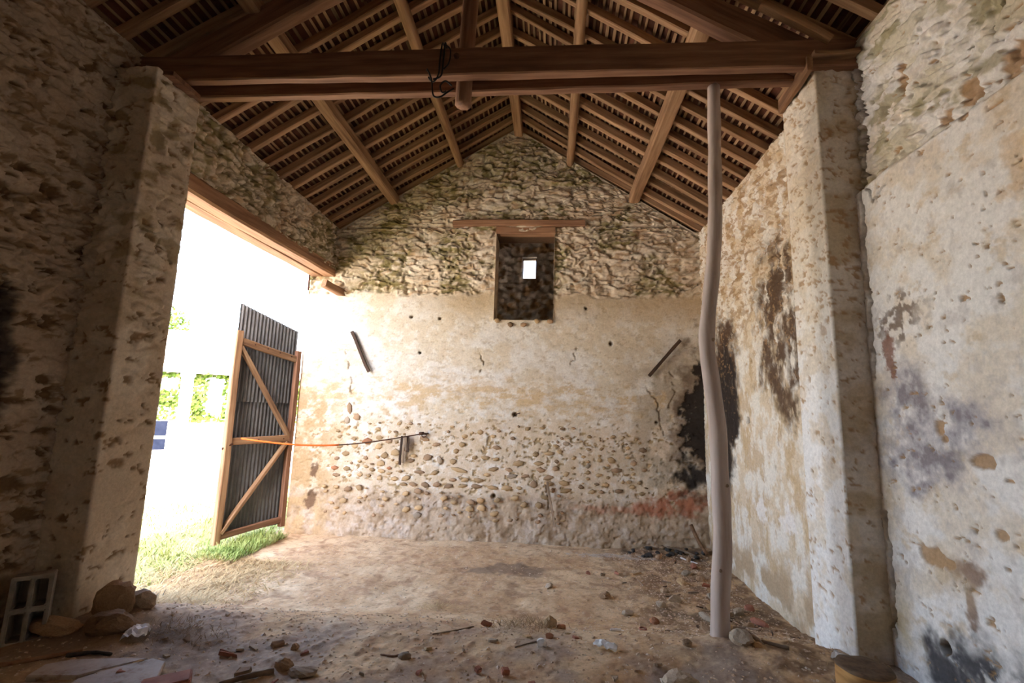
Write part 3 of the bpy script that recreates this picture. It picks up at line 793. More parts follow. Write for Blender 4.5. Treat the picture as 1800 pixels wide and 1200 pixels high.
def pillar(name, x0, x1, y0, y1, z1, fn, label, step=0.0125):
    """three-sided pier standing off a side wall; x0 at the wall, x1 the free face"""
    sx = 1 if x1 > x0 else -1
    pts = []; nrm = []; side = []
    for t in seg(x0 - sx * 0.05, x1 - sx * 0.015, step=step): pts.append((t, y0)); nrm.append((0, -1)); side.append((t, 0))
    for k in range(1, 5):
        a = math.pi / 2 * k / 5
        pts.append((x1 - sx * 0.015 + sx * 0.015 * math.sin(a), y0 + 0.015 - 0.015 * math.cos(a))); nrm.append((sx * math.sin(a), -math.cos(a))); side.append((x1, 0.5))
    for t in seg(y0 + 0.015, y1 - 0.015, step=step): pts.append((x1, t)); nrm.append((sx, 0)); side.append((t, 1))
    for t in seg(x1, x0 - sx * 0.05, step=step): pts.append((t, y1)); nrm.append((0, 1)); side.append((t, 2))
    pts = np.array(pts); nrm = np.array(nrm, float); sd = np.array(side)
    zs = seg(-0.1, z1, step=step)
    U = np.concatenate([[0], np.cumsum(np.hypot(*np.diff(pts, axis=0).T))])
    UU, ZZ = np.meshgrid(U, zs, indexing='ij')
    d, c = fn(UU, ZZ, sd[:, 1][:, None] + 0 * ZZ, pts[:, 0][:, None] + 0 * ZZ, pts[:, 1][:, None] + 0 * ZZ)
    cu = [U[i] for i in range(len(U)) if sd[i, 1] == 0.5]
    cd = np.minimum(np.abs(UU - 0.5 * (cu[0] + cu[-1])), np.abs(UU - U[np.argmax(sd[:, 1] == 2)]))
    d = d * (0.22 + 0.78 * sst(0.0, 0.10, cd))
    P = np.stack([pts[:, 0][:, None] + nrm[:, 0][:, None] * d, pts[:, 1][:, None] + nrm[:, 1][:, None] * d, ZZ], -1)
    r = Relief(); r.grid(P, c)
    r.quad([(x0 - sx * 0.05, y0, z1), (x1, y0, z1), (x1, y1, z1), (x0 - sx * 0.05, y1, z1)])
    return tag(r.build(name, M_WALL), label, 'pillar', kind='structure')

def lp_fn(U, Z, side, X, Y):
    dr, edge, cid = rubble(U, Z, 480, 0.18, 0.08, 0.9)
    amt = 0.15 + 0.50 * sst(1.2, 3.2, Z)
    d = dr * amt + 0.010 * (fbm(U * 14, Z * 14, 4, 481) - 0.5) + 0.02 * (fbm(U * 2, Z * 2, 2, 482) - 0.5)
    c = np.zeros(U.shape + (3,)) + np.array((0.60, 0.49, 0.365))
    c = mix(c, (0.68, 0.59, 0.47), sst(0.45, 0.65, fbm(U * 4, Z * 4, 4, 483)))
    c = mix(c, (0.30, 0.225, 0.11), sst(0.56, 0.68, fbm(U * 7, Z * 12, 4, 484)) * sst(1.5, 3.2, Z) * 0.8)
    ch = chips(U, Z, 485, 0.69, 0.07, 0.045)
    f = (side > 0.8)
    for k, (a, b, ra, rb) in enumerate(((2.98, 1.22, 0.06, 0.035), (2.97, 1.75, 0.035, 0.03), (3.0, 2.05, 0.06, 0.03), (2.98, 2.75, 0.05, 0.03))):
        ch = np.maximum(ch, blob(Y, Z, a, b, ra, rb, 110 + k, 0.5) * f)
    d = d - 0.015 * ch; c = mix(c, STONE * 0.9, ch * 0.9)
    return d, c

def rp_fn(U, Z, side, X, Y):
    dr, edge, cid = rubble(U, Z, 490, 0.15, 0.08, 0.5)
    d = dr * (0.25 + 0.5 * sst(2.4, 3.8, Z)) + 0.008 * (fbm(U * 12, Z * 12, 4, 491) - 0.5) + 0.014 * (fbm(U * 2, Z * 2, 2, 492) - 0.5)
    fr = (side < 0.3).astype(float)
    c = np.zeros(U.shape + (3,)) + np.array((0.79, 0.765, 0.735))
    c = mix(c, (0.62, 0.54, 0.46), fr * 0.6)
    c = mix(c, (0.66, 0.56, 0.43), sst(0.48, 0.66, fbm(U * 7, Z * 7, 6, 493, 0.62)) * 0.7)
    c = mix(c, (0.45, 0.34, 0.20), fr * sst(0.52, 0.7, fbm(U * 4, Z * 6, 4, 494)) * 0.7)
    c = mix(c, (0.66, 0.55, 0.40), sst(1.6, 3.0, Z) * (1 - fr) * 0.6)
    ch = np.clip(chips(U, Z, 495, 0.69, 0.05, 0.032) + chips(U, Z, 496, 0.665, 0.06, 0.04) * sst(1.6, 2.6, Z), 0, 1)
    d = d - 0.010 * ch; c = mix(c, STONE * 1.3, ch * 0.85)
    return d, c

pillar('masonry_pillar', XL, -2.80, 2.84, 3.25, 3.95, lp_fn, 'limewashed stone pillar at the near side of the doorway')
pillar('masonry_pillar', XR, 1.72, 3.05, 3.49, 3.97, rp_fn, 'white plastered stone pillar against the right wall behind the log')

# walls behind the camera and of the loft seen through the high opening
def plain_walls():
    r = Relief()
    xs = seg(XL - 0.3, XR + 0.3, step=0.3)
    r.box((XL - TW, YF - 0.35, -0.3), (XR + TW, YF, ZER), (0.55, 0.47, 0.36))
    r.quad([(XL - TW, YF, ZER), (XR + TW, YF, ZER), (XR + TW, YF, ZER), (XA, YF, ZA)], (0.55, 0.47, 0.36))
    tag(r.build('wall_front', M_WALL), 'front gable wall behind the viewer', 'wall', kind='structure')
    r = Relief()
    wx0, wx1, wz0, wz1 = -0.60, -0.32, 4.21, 4.64
    xs = seg(XL - 0.3, -2.0, wx0, wx1, 1.0, XR + 0.3, step=0.03); zs = seg(1.0, wz0, wz1, 5.75, step=0.03)
    X, Z = np.meshgrid(xs, zs, indexing='ij')
    d, e, cid = rubble(X, Z, 510, 0.18, 0.09, 1.2)
    ins = (X[:-1, :-1] >= wx0 - 1e-6) & (X[1:, 1:] <= wx1 + 1e-6) & (Z[:-1, :-1] >= wz0 - 1e-6) & (Z[1:, 1:] <= wz1 + 1e-6)
    ee = np.maximum(np.maximum(wx0 - X, X - wx1), np.maximum(wz0 - Z, Z - wz1))
    r.grid(np.stack([X, 9.0 - d * sst(0, 0.05, ee), Z], -1), mix(np.zeros(X.shape + (3,)) + np.array((0.46, 0.38, 0.30)), STONE, sst(0.5, 0.65, fbm(X * 6, Z * 9, 4, 512))), ~ins)
    y0, y1 = 8.99, 9.25
    for a, b in (((wx0, wz0), (wx0, wz1)), ((wx0, wz1), (wx1, wz1)), ((wx1, wz1), (wx1, wz0)), ((wx1, wz0), (wx0, wz0))):
        r.quad([(a[0], y0, a[1]), (b[0], y0, b[1]), (b[0], y1, b[1]), (a[0], y1, a[1])], (0.55, 0.48, 0.40))
    r.quad([(XL, YB + TW, 1.0), (XR, YB + TW, 1.0), (XR, 9.0, 1.0), (XL, 9.0, 1.0)], (0.3, 0.24, 0.18))
    tag(r.build('wall_beyond', M_WALL), 'far stone wall of the loft glimpsed through the high opening', 'wall', kind='structure')
    f = empty('window_1', (-0.46, 9.1, 4.21))
    tag(f, 'tiny bright window in the far loft wall', 'window', kind='structure')
    for a, b in (((wx0 + 0.01, 9.10, wz0), (wx0 + 0.01, 9.10, wz1)), ((wx1 - 0.01, 9.10, wz0), (wx1 - 0.01, 9.10, wz1)), ((wx0, 9.10, wz0 + 0.01), (wx1, 9.10, wz0 + 0.01)), ((wx0, 9.10, wz1 - 0.01), (wx1, 9.10, wz1 - 0.01))):
        timber('window_frame', a, b, 0.02, 0.03, M_TIMBER, f, up=(0, 1, 0), segs=2, wob=0)
plain_walls()

# ------------------------------------------------------------------ roof: purlins, rafters, laths, tiles
roof = tag(empty('ceiling', (XA, 3.0, ZA)), 'open underside of a tiled roof with rafters and laths', 'roof', kind='structure')
def slope(side):
    """(eave point, ridge point, outward normal) of the rafter underside in the XZ plane"""
    e = Vector((XL, 0, ZEL)) if side < 0 else Vector((XR, 0, ZER))
    r = Vector((XA, 0, ZA)); t = (r - e).normalized()
    n = Vector((-t.z, 0, t.x)) if side < 0 else Vector((t.z, 0, -t.x))
    if n.z < 0: n = -n
    return e, r, t, n
for x, zb, dm in ((-2.30, 4.545, 0.13), (-1.38, 5.12, 0.12), (XA + 0.03, 5.58, 0.13), (0.215, 5.10, 0.11), (1.115, 4.545, 0.14)):
    p = timber('purlin', (x + rng.uniform(-0.05, 0.03), YF + 0.05, zb + dm / 2 + 0.01), (x, YE - 0.25, zb + dm / 2), dm * 0.95, dm, M_RAFTER, roof, kind='round' if dm < 0.125 else 'square', segs=16, wob=0.012, n=9)
for side in (-1, 1):
    e, r, t, n = slope(side)
    y = YF + 0.15
    while y < YE - 0.1:
        yy = y + rng.uniform(-0.02, 0.02)
        rh = rng.uniform(0.078, 0.092)
        a = e + n * rh / 2 - t * 0.30 + Vector((0, yy, 0)); b = r + n * rh / 2 - t * 0.02 + Vector((0, yy + rng.uniform(-0.05, 0.05), 0))
        timber('rafter', a, b, rng.uniform(0.052, 0.068), rh, M_RAFTER, roof, up=n, segs=9, wob=0.010, bow=(rng.uniform(-0.03, 0.03), rng.uniform(-0.012, 0.008)), jag=0.06)
        y += 0.256
    L = (r - e).length; k = 0; s = -0.22
    lm = [timber_mesh(1.0, 0.024, 0.012, M_LATH, kind='square', segs=5, wob=0.004, jag=0.1) for _ in range(6)]
    for me in lm:
        me.materials[0] = M_LATH
    while s < L - 0.01:
        cuts = [YF, rng.uniform(0.2, 1.6), rng.uniform(3.4, 5.4), YE]
        for ya, yb2 in zip(cuts[:-1], cuts[1:]):
            p = e + t * (s + rng.uniform(-0.006, 0.006)) + n * 0.096
            m, LL = frame(p + Vector((0, ya, 0)), p + Vector((0, yb2 - 0.01, 0)) + t * rng.uniform(-0.012, 0.012), n)
            obj('lath', rng.choice(lm), roof, m @ Matrix.Diagonal((LL, rng.uniform(0.8, 1.25), 1, 1)))
        s += 0.071
# flat clay tiles lying on the laths, thousands of them
def tiles():
    V = []; F = []
    for side in (-1, 1):
        e, r, t, n = slope(side)
        L = (r - e).length; s = -0.30; row = 0
        while s < L + 0.02:
            y = YF - 0.3 + (0.08 if row % 2 else 0)
            while y < YE + 0.2:
                j = rng.uniform(-0.006, 0.006)
                a = e + t * (s + j) + n * 0.136; b = a + t * 0.24 - n * 0.028
                w = 0.162
                q = []
                for base in (a, b):
                    for dy in (0, w):
                        for up in (0, 0.012):
                            q.append(base + Vector((0, y + dy, 0)) + n * up)
                i = len(V); V += q
                F += [(i, i + 2, i + 6, i + 4), (i + 1, i + 5, i + 7, i + 3), (i, i + 1, i + 3, i + 2), (i + 4, i + 6, i + 7, i + 5), (i, i + 4, i + 5, i + 1), (i + 2, i + 3, i + 7, i + 6)]
                y += 0.1625
            s += 0.071; row += 1
    # ridge capping
    i = len(V)
    for yy in (YF - 0.3, YE + 0.2):
        V += [Vector((XA - 0.25, yy, ZA + 0.04)), Vector((XA, yy, ZA + 0.22)), Vector((XA + 0.25, yy, ZA + 0.04)), Vector((XA, yy, ZA + 0.19))]
    F += [(i, i + 1, i + 5, i + 4), (i + 1, i + 2, i + 6, i + 5), (i + 2, i + 3, i + 7, i + 6), (i + 3, i, i + 4, i + 7)]
    o = obj('roof_tiles', mesh('roof_tiles', V, F, M_TILE), roof)
    o['kind'] = 'stuff'
tiles()

# ------------------------------------------------------------------ truss
truss = tag(empty('roof_truss', (-0.6, 3.13, 3.95)), 'old oak roof truss spanning from wall to wall', 'truss')
front_tie = timber('tie_beam', (XL - 0.08, 3.035, 4.075), (XR + 0.08, 3.035, 4.025), 0.075, 0.205, M_DARKTIMBER, truss, segs=22, wob=0.006, jag=0.03)
timber('tie_beam', (XL - 0.08, 3.235, 4.085), (XR + 0.08, 3.235, 4.06), 0.075, 0.20, M_DARKTIMBER, truss, segs=22, wob=0.008, jag=0.03)
timber('king_post', (-0.665, 3.135, 3.80), (-0.63, 3.135, 5.60), 0.12, 0.125, M_DARKTIMBER, truss, up=(0, 1, 0), segs=8, wob=0.005, kind='round', n=10)
for side in (-1, 1):
    e, r, t, n = slope(side)
    a = Vector((-2.93, 3.135, 4.13)) if side < 0 else Vector((1.72, 3.135, 4.07))
    b = Vector((XA + 0.05 * side, 3.135, 5.46))
    timber('principal_rafter', a, b, 0.13, 0.20, M_DARKTIMBER, truss, up=n, segs=8, wob=0.008)
timber('cleat', (1.80, 2.99, 4.10), (1.38, 2.99, 4.40), 0.06, 0.05, M_RAFTER, truss, segs=4)
local_tube('bolt', [(-0.70, 2.975, 4.075), (-0.70, 3.0, 4.075)], 0.02, M_IRON, front_tie)
# seating blocks on the pillar heads
for label, a, b, w, h in (('short oak pad under the truss on the doorway pillar', (-3.05, 3.02, 3.955), (-2.72, 3.02, 3.94), 0.26, 0.035),):
    tag(timber('bearing_pad', a, b, w, h, M_DARKTIMBER, segs=3), label, 'wood block')
tag(timber('bearing_pad', (1.66, 2.98, 3.94), (1.70, 3.46, 3.96), 0.035, 0.11, M_TIMBER, segs=3), 'upright oak board edging the head of the white pillar', 'wood block')
tag(timber('bearing_pad', (1.67, 3.0, 3.985), (1.95, 3.0, 3.985), 0.12, 0.03, M_TIMBER, segs=3), 'flat oak pad under the truss on the white pillar', 'wood block')
# black cable slung over the tie beam
def cable():
    o = tag(empty('electric_cable', (-0.80, 2.99, 4.18)), 'black cable looped over the middle of the tie beam', 'cable')
    Y = 2.985
    def P(l): return [(x, y, z) for x, y, z in l]
    a = spline(P([(-0.80, 3.06, 4.19), (-0.805, Y, 4.18), (-0.815, Y - 0.01, 4.05), (-0.82, Y - 0.01, 3.93), (-0.86, Y + 0.01, 3.89), (-0.90, Y + 0.03, 3.94), (-0.905, Y, 3.98), (-0.87, Y, 3.90), (-0.86, Y, 3.82), (-0.845, Y, 3.77), (-0.80, Y, 3.765), (-0.75, Y, 3.80), (-0.715, Y + 0.02, 3.84)]))
    local_tube('cord', a, 0.006, M_BLACKRUBBER, o)
    b = spline(P([(-0.79, 3.06, 4.19), (-0.785, Y, 4.18), (-0.79, Y - 0.012, 4.04), (-0.80, Y - 0.012, 3.92), (-0.86, Y, 3.90)]))
    local_tube('cord', b, 0.006, M_BLACKRUBBER, o)
    c = spline(P([(-0.79, Y, 4.17), (-0.745, Y - 0.01, 4.12), (-0.75, Y - 0.01, 4.02), (-0.785, Y - 0.01, 3.97)]))
    local_tube('cord', c, 0.005, M_BLACKRUBBER, o)
    d = spline(P([(-0.73, Y + 0.03, 3.87), (-0.77, Y, 3.885), (-0.805, Y, 3.85), (-0.79, Y, 3.80), (-0.76, Y, 3.805)]))
    local_tube('cord', d, 0.006, M_BLACKRUBBER, o)
cable()

# ------------------------------------------------------------------ prop pole
def pole():
    c = [(1.045, 3.23, 0.16), (1.05, 3.23, 0.5), (1.078, 3.23, 0.86), (1.078, 3.235, 1.2), (1.072, 3.235, 1.56), (1.045, 3.235, 1.85), (1.022, 3.235, 2.10), (1.045, 3.235, 2.35), (1.082, 3.235, 2.65), (1.105, 3.235, 2.97), (1.115, 3.235, 3.30), (1.122, 3.235, 3.65), (1.128, 3.235, 3.975)]
    pts = spline(c, 4); n = len(pts)
    rad = [0.058 - 0.016 * (i / n) + 0.004 * math.sin(i * 1.3) * rng.random() for i in range(n)]
    o = Vector(c[0])
    p = obj('prop_pole', tube_mesh([q - o for q in pts], rad, M_POLE, 16), None, Matrix.Translation(o))
    tag(p, 'tall crooked debarked pole propping the roof beam', 'pole')
    for q, s in (((1.05, 3.19, 2.12), 0.014), ((1.10, 3.18, 1.2), 0.012), ((1.04, 3.175, 0.7), 0.012)):
        k = obj('knot', rock_mesh(int(s * 9000), 1, 0.2, 1, 2, M_TWIG), p); k.location = Vector(q); k.scale = (s, s * 0.7, s)
        k.matrix_parent_inverse = Matrix.Translation(o).inverted()
pole()

# ------------------------------------------------------------------ door lintel, corrugated door, tie rope
def lintel():
    o = empty('trim_1', (XL - TW / 2, 4.8, DZ))
    tag(o, 'long oak lintel over the wide doorway', 'lintel', kind='structure')
    timber('beam', (XL - 0.085, DY0 - 0.35, DZ + 0.055), (XL - 0.085, YB + 0.05, DZ + 0.135), 0.18, 0.17, M_LINTEL, o, segs=14, wob=0.006, jag=0.02)
    timber('beam', (XL - 0.272, DY0 - 0.35, DZ + 0.058), (XL - 0.272, YB + 0.05, DZ + 0.138), 0.192, 0.17, M_LINTEL, o, segs=14, wob=0.006, jag=0.02)
lintel()
tag(local_tube('iron_hook', spline([(-3.44, 6.33, 3.47), (-3.44, 6.33, 3.35), (-3.442, 6.335, 3.25)]), 0.012, M_IRON), 'dark iron pin hanging under the far end of the lintel', 'hook')

def door():
    hinge = Vector((-3.50, 6.36, 0.0)); free = Vector((-3.83, 5.50, 0.0))
    d = tag(empty('door_1', hinge), 'narrow corrugated iron door leaf in a braced wooden frame', 'door', kind='structure')
    t = (free - hinge); Wd = t.length; t.normalize()
    nrm = Vector((-t.y, t.x, 0));
    if nrm.x < 0: nrm = -nrm           # faces into the barn
    def P(u, z, off=0.0): return hinge + t * (u * Wd) + nrm * off + Vector((0, 0, z))
    hs = timber('stile', P(0.02, 0.06), P(0.02, 2.38), 0.075, 0.065, M_DARKTIMBER, d, up=nrm, segs=8, wob=0.004)
    fs = timber('stile', P(0.98, 0.02), P(0.98, 2.52), 0.085, 0.07, M_DOORWOOD, d, up=nrm, segs=8, wob=0.005)
    tr = timber('rail', P(0.97, 2.40), P(0.03, 2.26), 0.05, 0.085, M_DOORWOOD, d, segs=4, wob=0.003)
    mr = timber('rail', P(0.97, 1.18), P(0.03, 1.20), 0.05, 0.085, M_DOORWOOD, d, segs=4, wob=0.003)
    timber('rail', P(0.97, 0.10), P(0.03, 0.15), 0.05, 0.07, M_DARKTIMBER, d, segs=4, wob=0.003)
    timber('brace', P(0.94, 2.33), P(0.06, 1.24), 0.045, 0.065, M_DOORWOOD, d, up=nrm, segs=5, wob=0.004)
    timber('brace', P(0.08, 1.15), P(0.93, 0.13), 0.045, 0.065, M_DOORWOOD, d, up=nrm, segs=5, wob=0.004)
    def sheet(u0, u1, z0, z1a, z1b, off, depth=0.011):
        V = []; F = []; n = int((u1 - u0) * Wd / 0.052 * 8)
        for i in range(n + 1):
            u = u0 + (u1 - u0) * i / n
            w = depth * math.sin(i / 8 * 2 * math.pi)
            zt = z1b + (z1a - z1b) * (u - u0) / (u1 - u0)
            for z in (z0, (z0 + zt) / 2, zt):
                V.append(P(u, z, off + w) - hinge)
        m = len(V)
        for i in range(n + 1):
            for k in range(3): V.append(V[i * 3 + k] - nrm * 0.0012)
        for i in range(n):
            for k in range(2):
                a = i * 3 + k
                F.append((a, a + 3, a + 4, a + 1)); F.append((m + a, m + a + 1, m + a + 4, m + a + 3))
        obj('corrugated_sheet', mesh('sheet', V, F, M_ZINC, True), d, Matrix.Translation(hinge))
    sheet(0.0, 0.97, 1.66, 2.88, 2.66, -0.055)
    sheet(0.0, 0.98, 1.14, 1.74, 1.74, -0.075)
    sheet(0.0, 0.99, 0.08, 1.20, 1.22, -0.058, 0.008)
    for z in (0.35, 2.15):
        local_tube('hinge_pin', [P(-0.01, z, 0), P(-0.01, z + 0.14, 0)], 0.016, M_IRON, hs)
    local_tube('latch', [P(1.04, 1.10, 0.0), P(0.93, 1.16, 0.045)], 0.012, M_IRON, fs)
    for u in (0.15, 0.35, 0.55, 0.75):
        local_tube('nail_head', [P(u, 2.27 + 0.14 * u, 0.024), P(u, 2.27 + 0.14 * u, 0.031)], 0.009, M_IRON, tr)
        if u in (0.15, 0.55): local_tube('nail_head', [P(u, 1.195, 0.024), P(u, 1.195, 0.031)], 0.009, M_IRON, mr)
    return P
DP = door()

def tie():
    a = DP(0.93, 1.235, 0.03); ring = Vector((-1.70, YB - 0.06, 1.31))
    o = tag(empty('door_tie', ring), 'thin bar in an orange sleeve holding the door to a wall ring', 'rope')
    pts = []
    for i in range(25):
        s = i / 24
        p = a.lerp(ring, s); p.z -= 0.13 * math.sin(math.pi * s) * (1 - 0.15 * s); pts.append(p)
    local_tube('orange_sleeve', pts[1:14], 0.011, M_ORANGE, o)
    local_tube('rusty_rod', pts[12:], 0.0075, M_IRON, o)
    local_tube('end_knot', [ring + Vector((-0.03, 0, 0)), ring + Vector((0.03, 0.0, 0.01))], 0.02, M_IRON, o)
tie()
ring = tag(empty('wall_ring', (-1.64, YB - 0.03, 1.31)), 'rusty iron ring fixed in the stone end wall', 'ring')
local_tube('staple', [(-1.62, YB + 0.03, 1.315), (-1.66, YB - 0.07, 1.31)], 0.012, M_IRON, ring)
local_tube('loop', [(-1.665 + 0.03 * math.cos(k * 0.5236), YB - 0.055, 1.295 + 0.03 * math.sin(k * 0.5236)) for k in range(13)], 0.006, M_IRON, ring)
def straps():
    o = tag(empty('hanging_sticks', (-1.92, YB - 0.05, 1.26)), 'bundle of split sticks hanging from the tie bar', 'sticks')
    for k, (x0, x1, z1, w) in enumerate(((-1.965, -1.972, 0.90, 0.030), (-1.925, -1.935, 0.93, 0.028), (-1.880, -1.868, 1.07, 0.03), (-1.905, -1.89, 1.09, 0.022))):
        timber('stick', (x0, YB - 0.050 - 0.008 * k, 1.275), (x1, YB - 0.045 - 0.008 * k, z1), w, 0.014, (M_OLDBAR, M_TWIG, M_OLDBAR, M_TWIG)[k], o, up=(0, 1, 0), segs=4, wob=0.004)
straps()

# ------------------------------------------------------------------ pieces of wood on the back wall
def wood(name, a, b, w, h, mat, label, cat, **kw):
    return tag(timber(name, a, b, w, h, mat, **kw), label, cat)
wood('window_lintel', (-1.42, YB - 0.01, 4.245), (0.43, YB - 0.01, 4.245), 0.10, 0.085, M_LINTEL, 'oak lintel board set in the rubble above the high opening', 'lintel', segs=10, wob=0.006, jag=0.05)
wood('inner_lintel', (NX0 - 0.005, YB + 0.05, 4.15), (NX1 + 0.01, YB + 0.05, 4.15), 0.14, 0.105, M_LINTEL, 'reddish beam across the head of the high opening behind the lintel board', 'lintel', segs=5, wob=0.004)
wood('wooden_bar', (-2.775, YB - 0.04, 2.67), (-2.48, YB - 0.04, 2.12), 0.042, 0.03, M_OLDBAR, 'knotty dark wooden bar pinned to the wall left of the opening', 'wood bar', segs=6, wob=0.006, up=(0, 1, 0))
wood('wooden_bar', (1.675, YB - 0.045, 2.62), (1.265, YB - 0.045, 2.145), 0.04, 0.03, M_OLDBAR, 'straight dark wooden bar slanting on the wall beside the pole', 'wood bar', segs=5, wob=0.002, up=(0, 1, 0))
wood('wooden_stake', (-0.03, YB - 0.05, 0.76), (0.07, YB - 0.09, 0.22), 0.03, 0.02, M_TWIG, 'thin upright stake against the base of the stone wall', 'stake', segs=5, wob=0.004, up=(0, 1, 0))
pg = wood('wooden_peg', (-3.12, YB - 0.26, 3.30), (-2.96, YB + 0.06, 3.22), 0.10, 0.10, M_LINTEL, 'short sawn beam end jutting from the wall under the lintel', 'beam end', segs=3, wob=0.002)
wood('iron_bracket', (-0.47, YB - 0.03, 1.60), (-0.40, YB - 0.035, 1.62), 0.02, 0.012, M_IRON, 'small rusty iron nail in the ochre part of the stone wall', 'nail', segs=2, wob=0)

# ------------------------------------------------------------------ stump, block, slabs, boulders
def fz(x, y): return float(floor_h(np.array([x]), np.array([y]))[0])

def stump():
    cx, cy, z1, R0 = 1.452, 2.52, 0.505, 0.115
    o = tag(empty('log_stump', (cx, cy, 0.28)), 'sawn yellow log round standing by the white pillar', 'log')
    z0 = 0.28; V = []; F = []; n = 40; H = 10
    for k in range(H + 1):
        z = z0 + (z1 - z0) * k / H - (0.008 if k == H else 0)
        for i in range(n):
            a = 2 * math.pi * i / n
            q = R0 * (1 + 0.03 * math.sin(3 * a + 1) + 0.015 * math.sin(7 * a) + 0.008 * math.sin(k * 2.1 + i))
            V.append((q * math.cos(a), q * math.sin(a), z - z0))
    for k in range(H):
        for i in range(n): F.append((k * n + i, k * n + (i + 1) % n, (k + 1) * n + (i + 1) % n, (k + 1) * n + i))
    F.append(tuple(range(n - 1, -1, -1)))
    obj('bark', mesh('bark', V, F, M_STUMP, True), o, Matrix.Translation((cx, cy, z0)))
    V = []; F = []
    rings = [1.0, 0.965, 0.7, 0.4, 0.15]
    for j, rr in enumerate(rings):
        for i in range(n):
            a = 2 * math.pi * i / n
            q = R0 * rr * (1 + 0.03 * math.sin(3 * a + 1) + 0.015 * math.sin(7 * a))
            V.append((q * math.cos(a), q * math.sin(a), (-0.008 if j == 0 else 0.002 * math.sin(i * 0.9 + j * 2))))
    for j in range(len(rings) - 1):
        for i in range(n): F.append((j * n + i, j * n + (i + 1) % n, (j + 1) * n + (i + 1) % n, (j + 1) * n + i))
    F.append(tuple((len(rings) - 1) * n + i for i in range(n)))
    obj('sawn_top', mesh('top', V, F, M_STUMPTOP, True), o, Matrix.Translation((cx, cy, z1)))
stump()

def cinder_block():
    """hollow block on end: 0.20 wide, 0.20 deep, 0.40 tall, four cells open on the long face"""
    bm = bmesh.new()
    xs = [0, 0.022, 0.088, 0.112, 0.178, 0.20]; zs = [0, 0.025, 0.185, 0.215, 0.375, 0.40]
    hole = {(1, 1), (3, 1), (1, 3), (3, 3)}
    D = 0.19; dep = 0.15
    def q(*p): bm.faces.new([bm.verts.new(v) for v in p])
    for i in range(5):
        for k in range(5):
            x0, x1, z0, z1 = xs[i], xs[i + 1], zs[k], zs[k + 1]
            if (i, k) in hole:
                m = 0.012; xi0, xi1, zi0, zi1 = x0 + m, x1 - m, z0 + m, z1 - m
                fr = [(x0, 0, z0), (x1, 0, z0), (x1, 0, z1), (x0, 0, z1)]; bk = [(xi0, dep, zi0), (xi1, dep, zi0), (xi1, dep, zi1), (xi0, dep, zi1)]
                c = 0.014   # rounded corners of the cell mouth
                for a in range(4):
                    b = (a + 1) % 4
                    q(fr[a], fr[b], bk[b], bk[a])
                q(*bk)
            else:
                q((x0, 0, z0), (x1, 0, z0), (x1, 0, z1), (x0, 0, z1))
    q((0, D, 0), (0, D, 0.4), (0.2, D, 0.4), (0.2, D, 0)); q((0, 0, 0), (0, 0, 0.4), (0, D, 0.4), (0, D, 0)); q((0.2, 0, 0), (0.2, D, 0), (0.2, D, 0.4), (0.2, 0, 0.4))
    q((0, 0, 0.4), (0.2, 0, 0.4), (0.2, D, 0.4), (0, D, 0.4)); q((0, 0, 0), (0, D, 0), (0.2, D, 0), (0.2, 0, 0))
    bmesh.ops.remove_doubles(bm, verts=bm.verts, dist=1e-5)
    bmesh.ops.recalc_face_normals(bm, faces=bm.faces)
    bmesh.ops.bevel(bm, geom=[e for e in bm.edges if e.is_manifold and e.calc_face_angle(0) > 0.5], offset=0.006, segments=2, affect='EDGES')
    me = bpy.data.meshes.new('cinder_block'); bm.to_mesh(me); bm.free(); me.materials.append(M_CONCRETE)
    o = obj('cinder_block', me)
    o.location = (-2.90, 2.535, 0.285); o.rotation_euler = (math.radians(-7), 0, math.radians(42)); o.scale = (0.88, 0.88, 0.88)
    tag(o, 'hollow grey cinder block stood on end in the dark corner', 'block')
cinder_block()

def rock(name, x, y, size, mat, label, cat='stone', seed=1, rot=0.0, sink=0.25, sub=3, flat=1.0, group=None, facets=6, rough=0.2, tilt=0.0, smooth=False):
    o = obj(name, rock_mesh(seed, sub, rough, flat, facets, mat, smooth))
    o.scale = size; o.rotation_euler = (tilt, 0, rot)
    o.location = (x, y, fz(x, y) + size[2] * (0.75 - sink))
    return tag(o, label, cat, group)
def shard(name, x, y, size, th, mat, label, cat, seed=1, rot=0.0, tilt=(0, 0), group=None, lift=0.0):
    o = obj(name, shard_mesh(seed, mat, 6, 1.0))
    o.scale = (size[0] / 2, size[1] / 2, th); o.rotation_euler = (tilt[0], tilt[1], rot)
    o.location = (x, y, fz(x, y) + 0.002 + lift)
    return tag(o, label, cat, group)

rock('boulder', -2.60, 2.90, (0.11, 0.09, 0.13), STN[1], 'split reddish boulder at the foot of the doorway pillar', 'boulder', 3, 0.5, 0.3)
rock('boulder', -2.47, 2.76, (0.16, 0.08, 0.075), STN[1], 'long low brown boulder beside the white plastic scrap', 'boulder', 5, 0.35, 0.3)
rock('boulder', -2.50, 2.98, (0.08, 0.06, 0.07), STN[2], 'small pale boulder tucked behind the split reddish one', 'boulder', 6, 0.2, 0.3)
rock('boulder', -2.79, 2.72, (0.16, 0.09, 0.06), STN[1], 'flat dark boulder in front of the cinder block', 'boulder', 8, 0.1, 0.3)
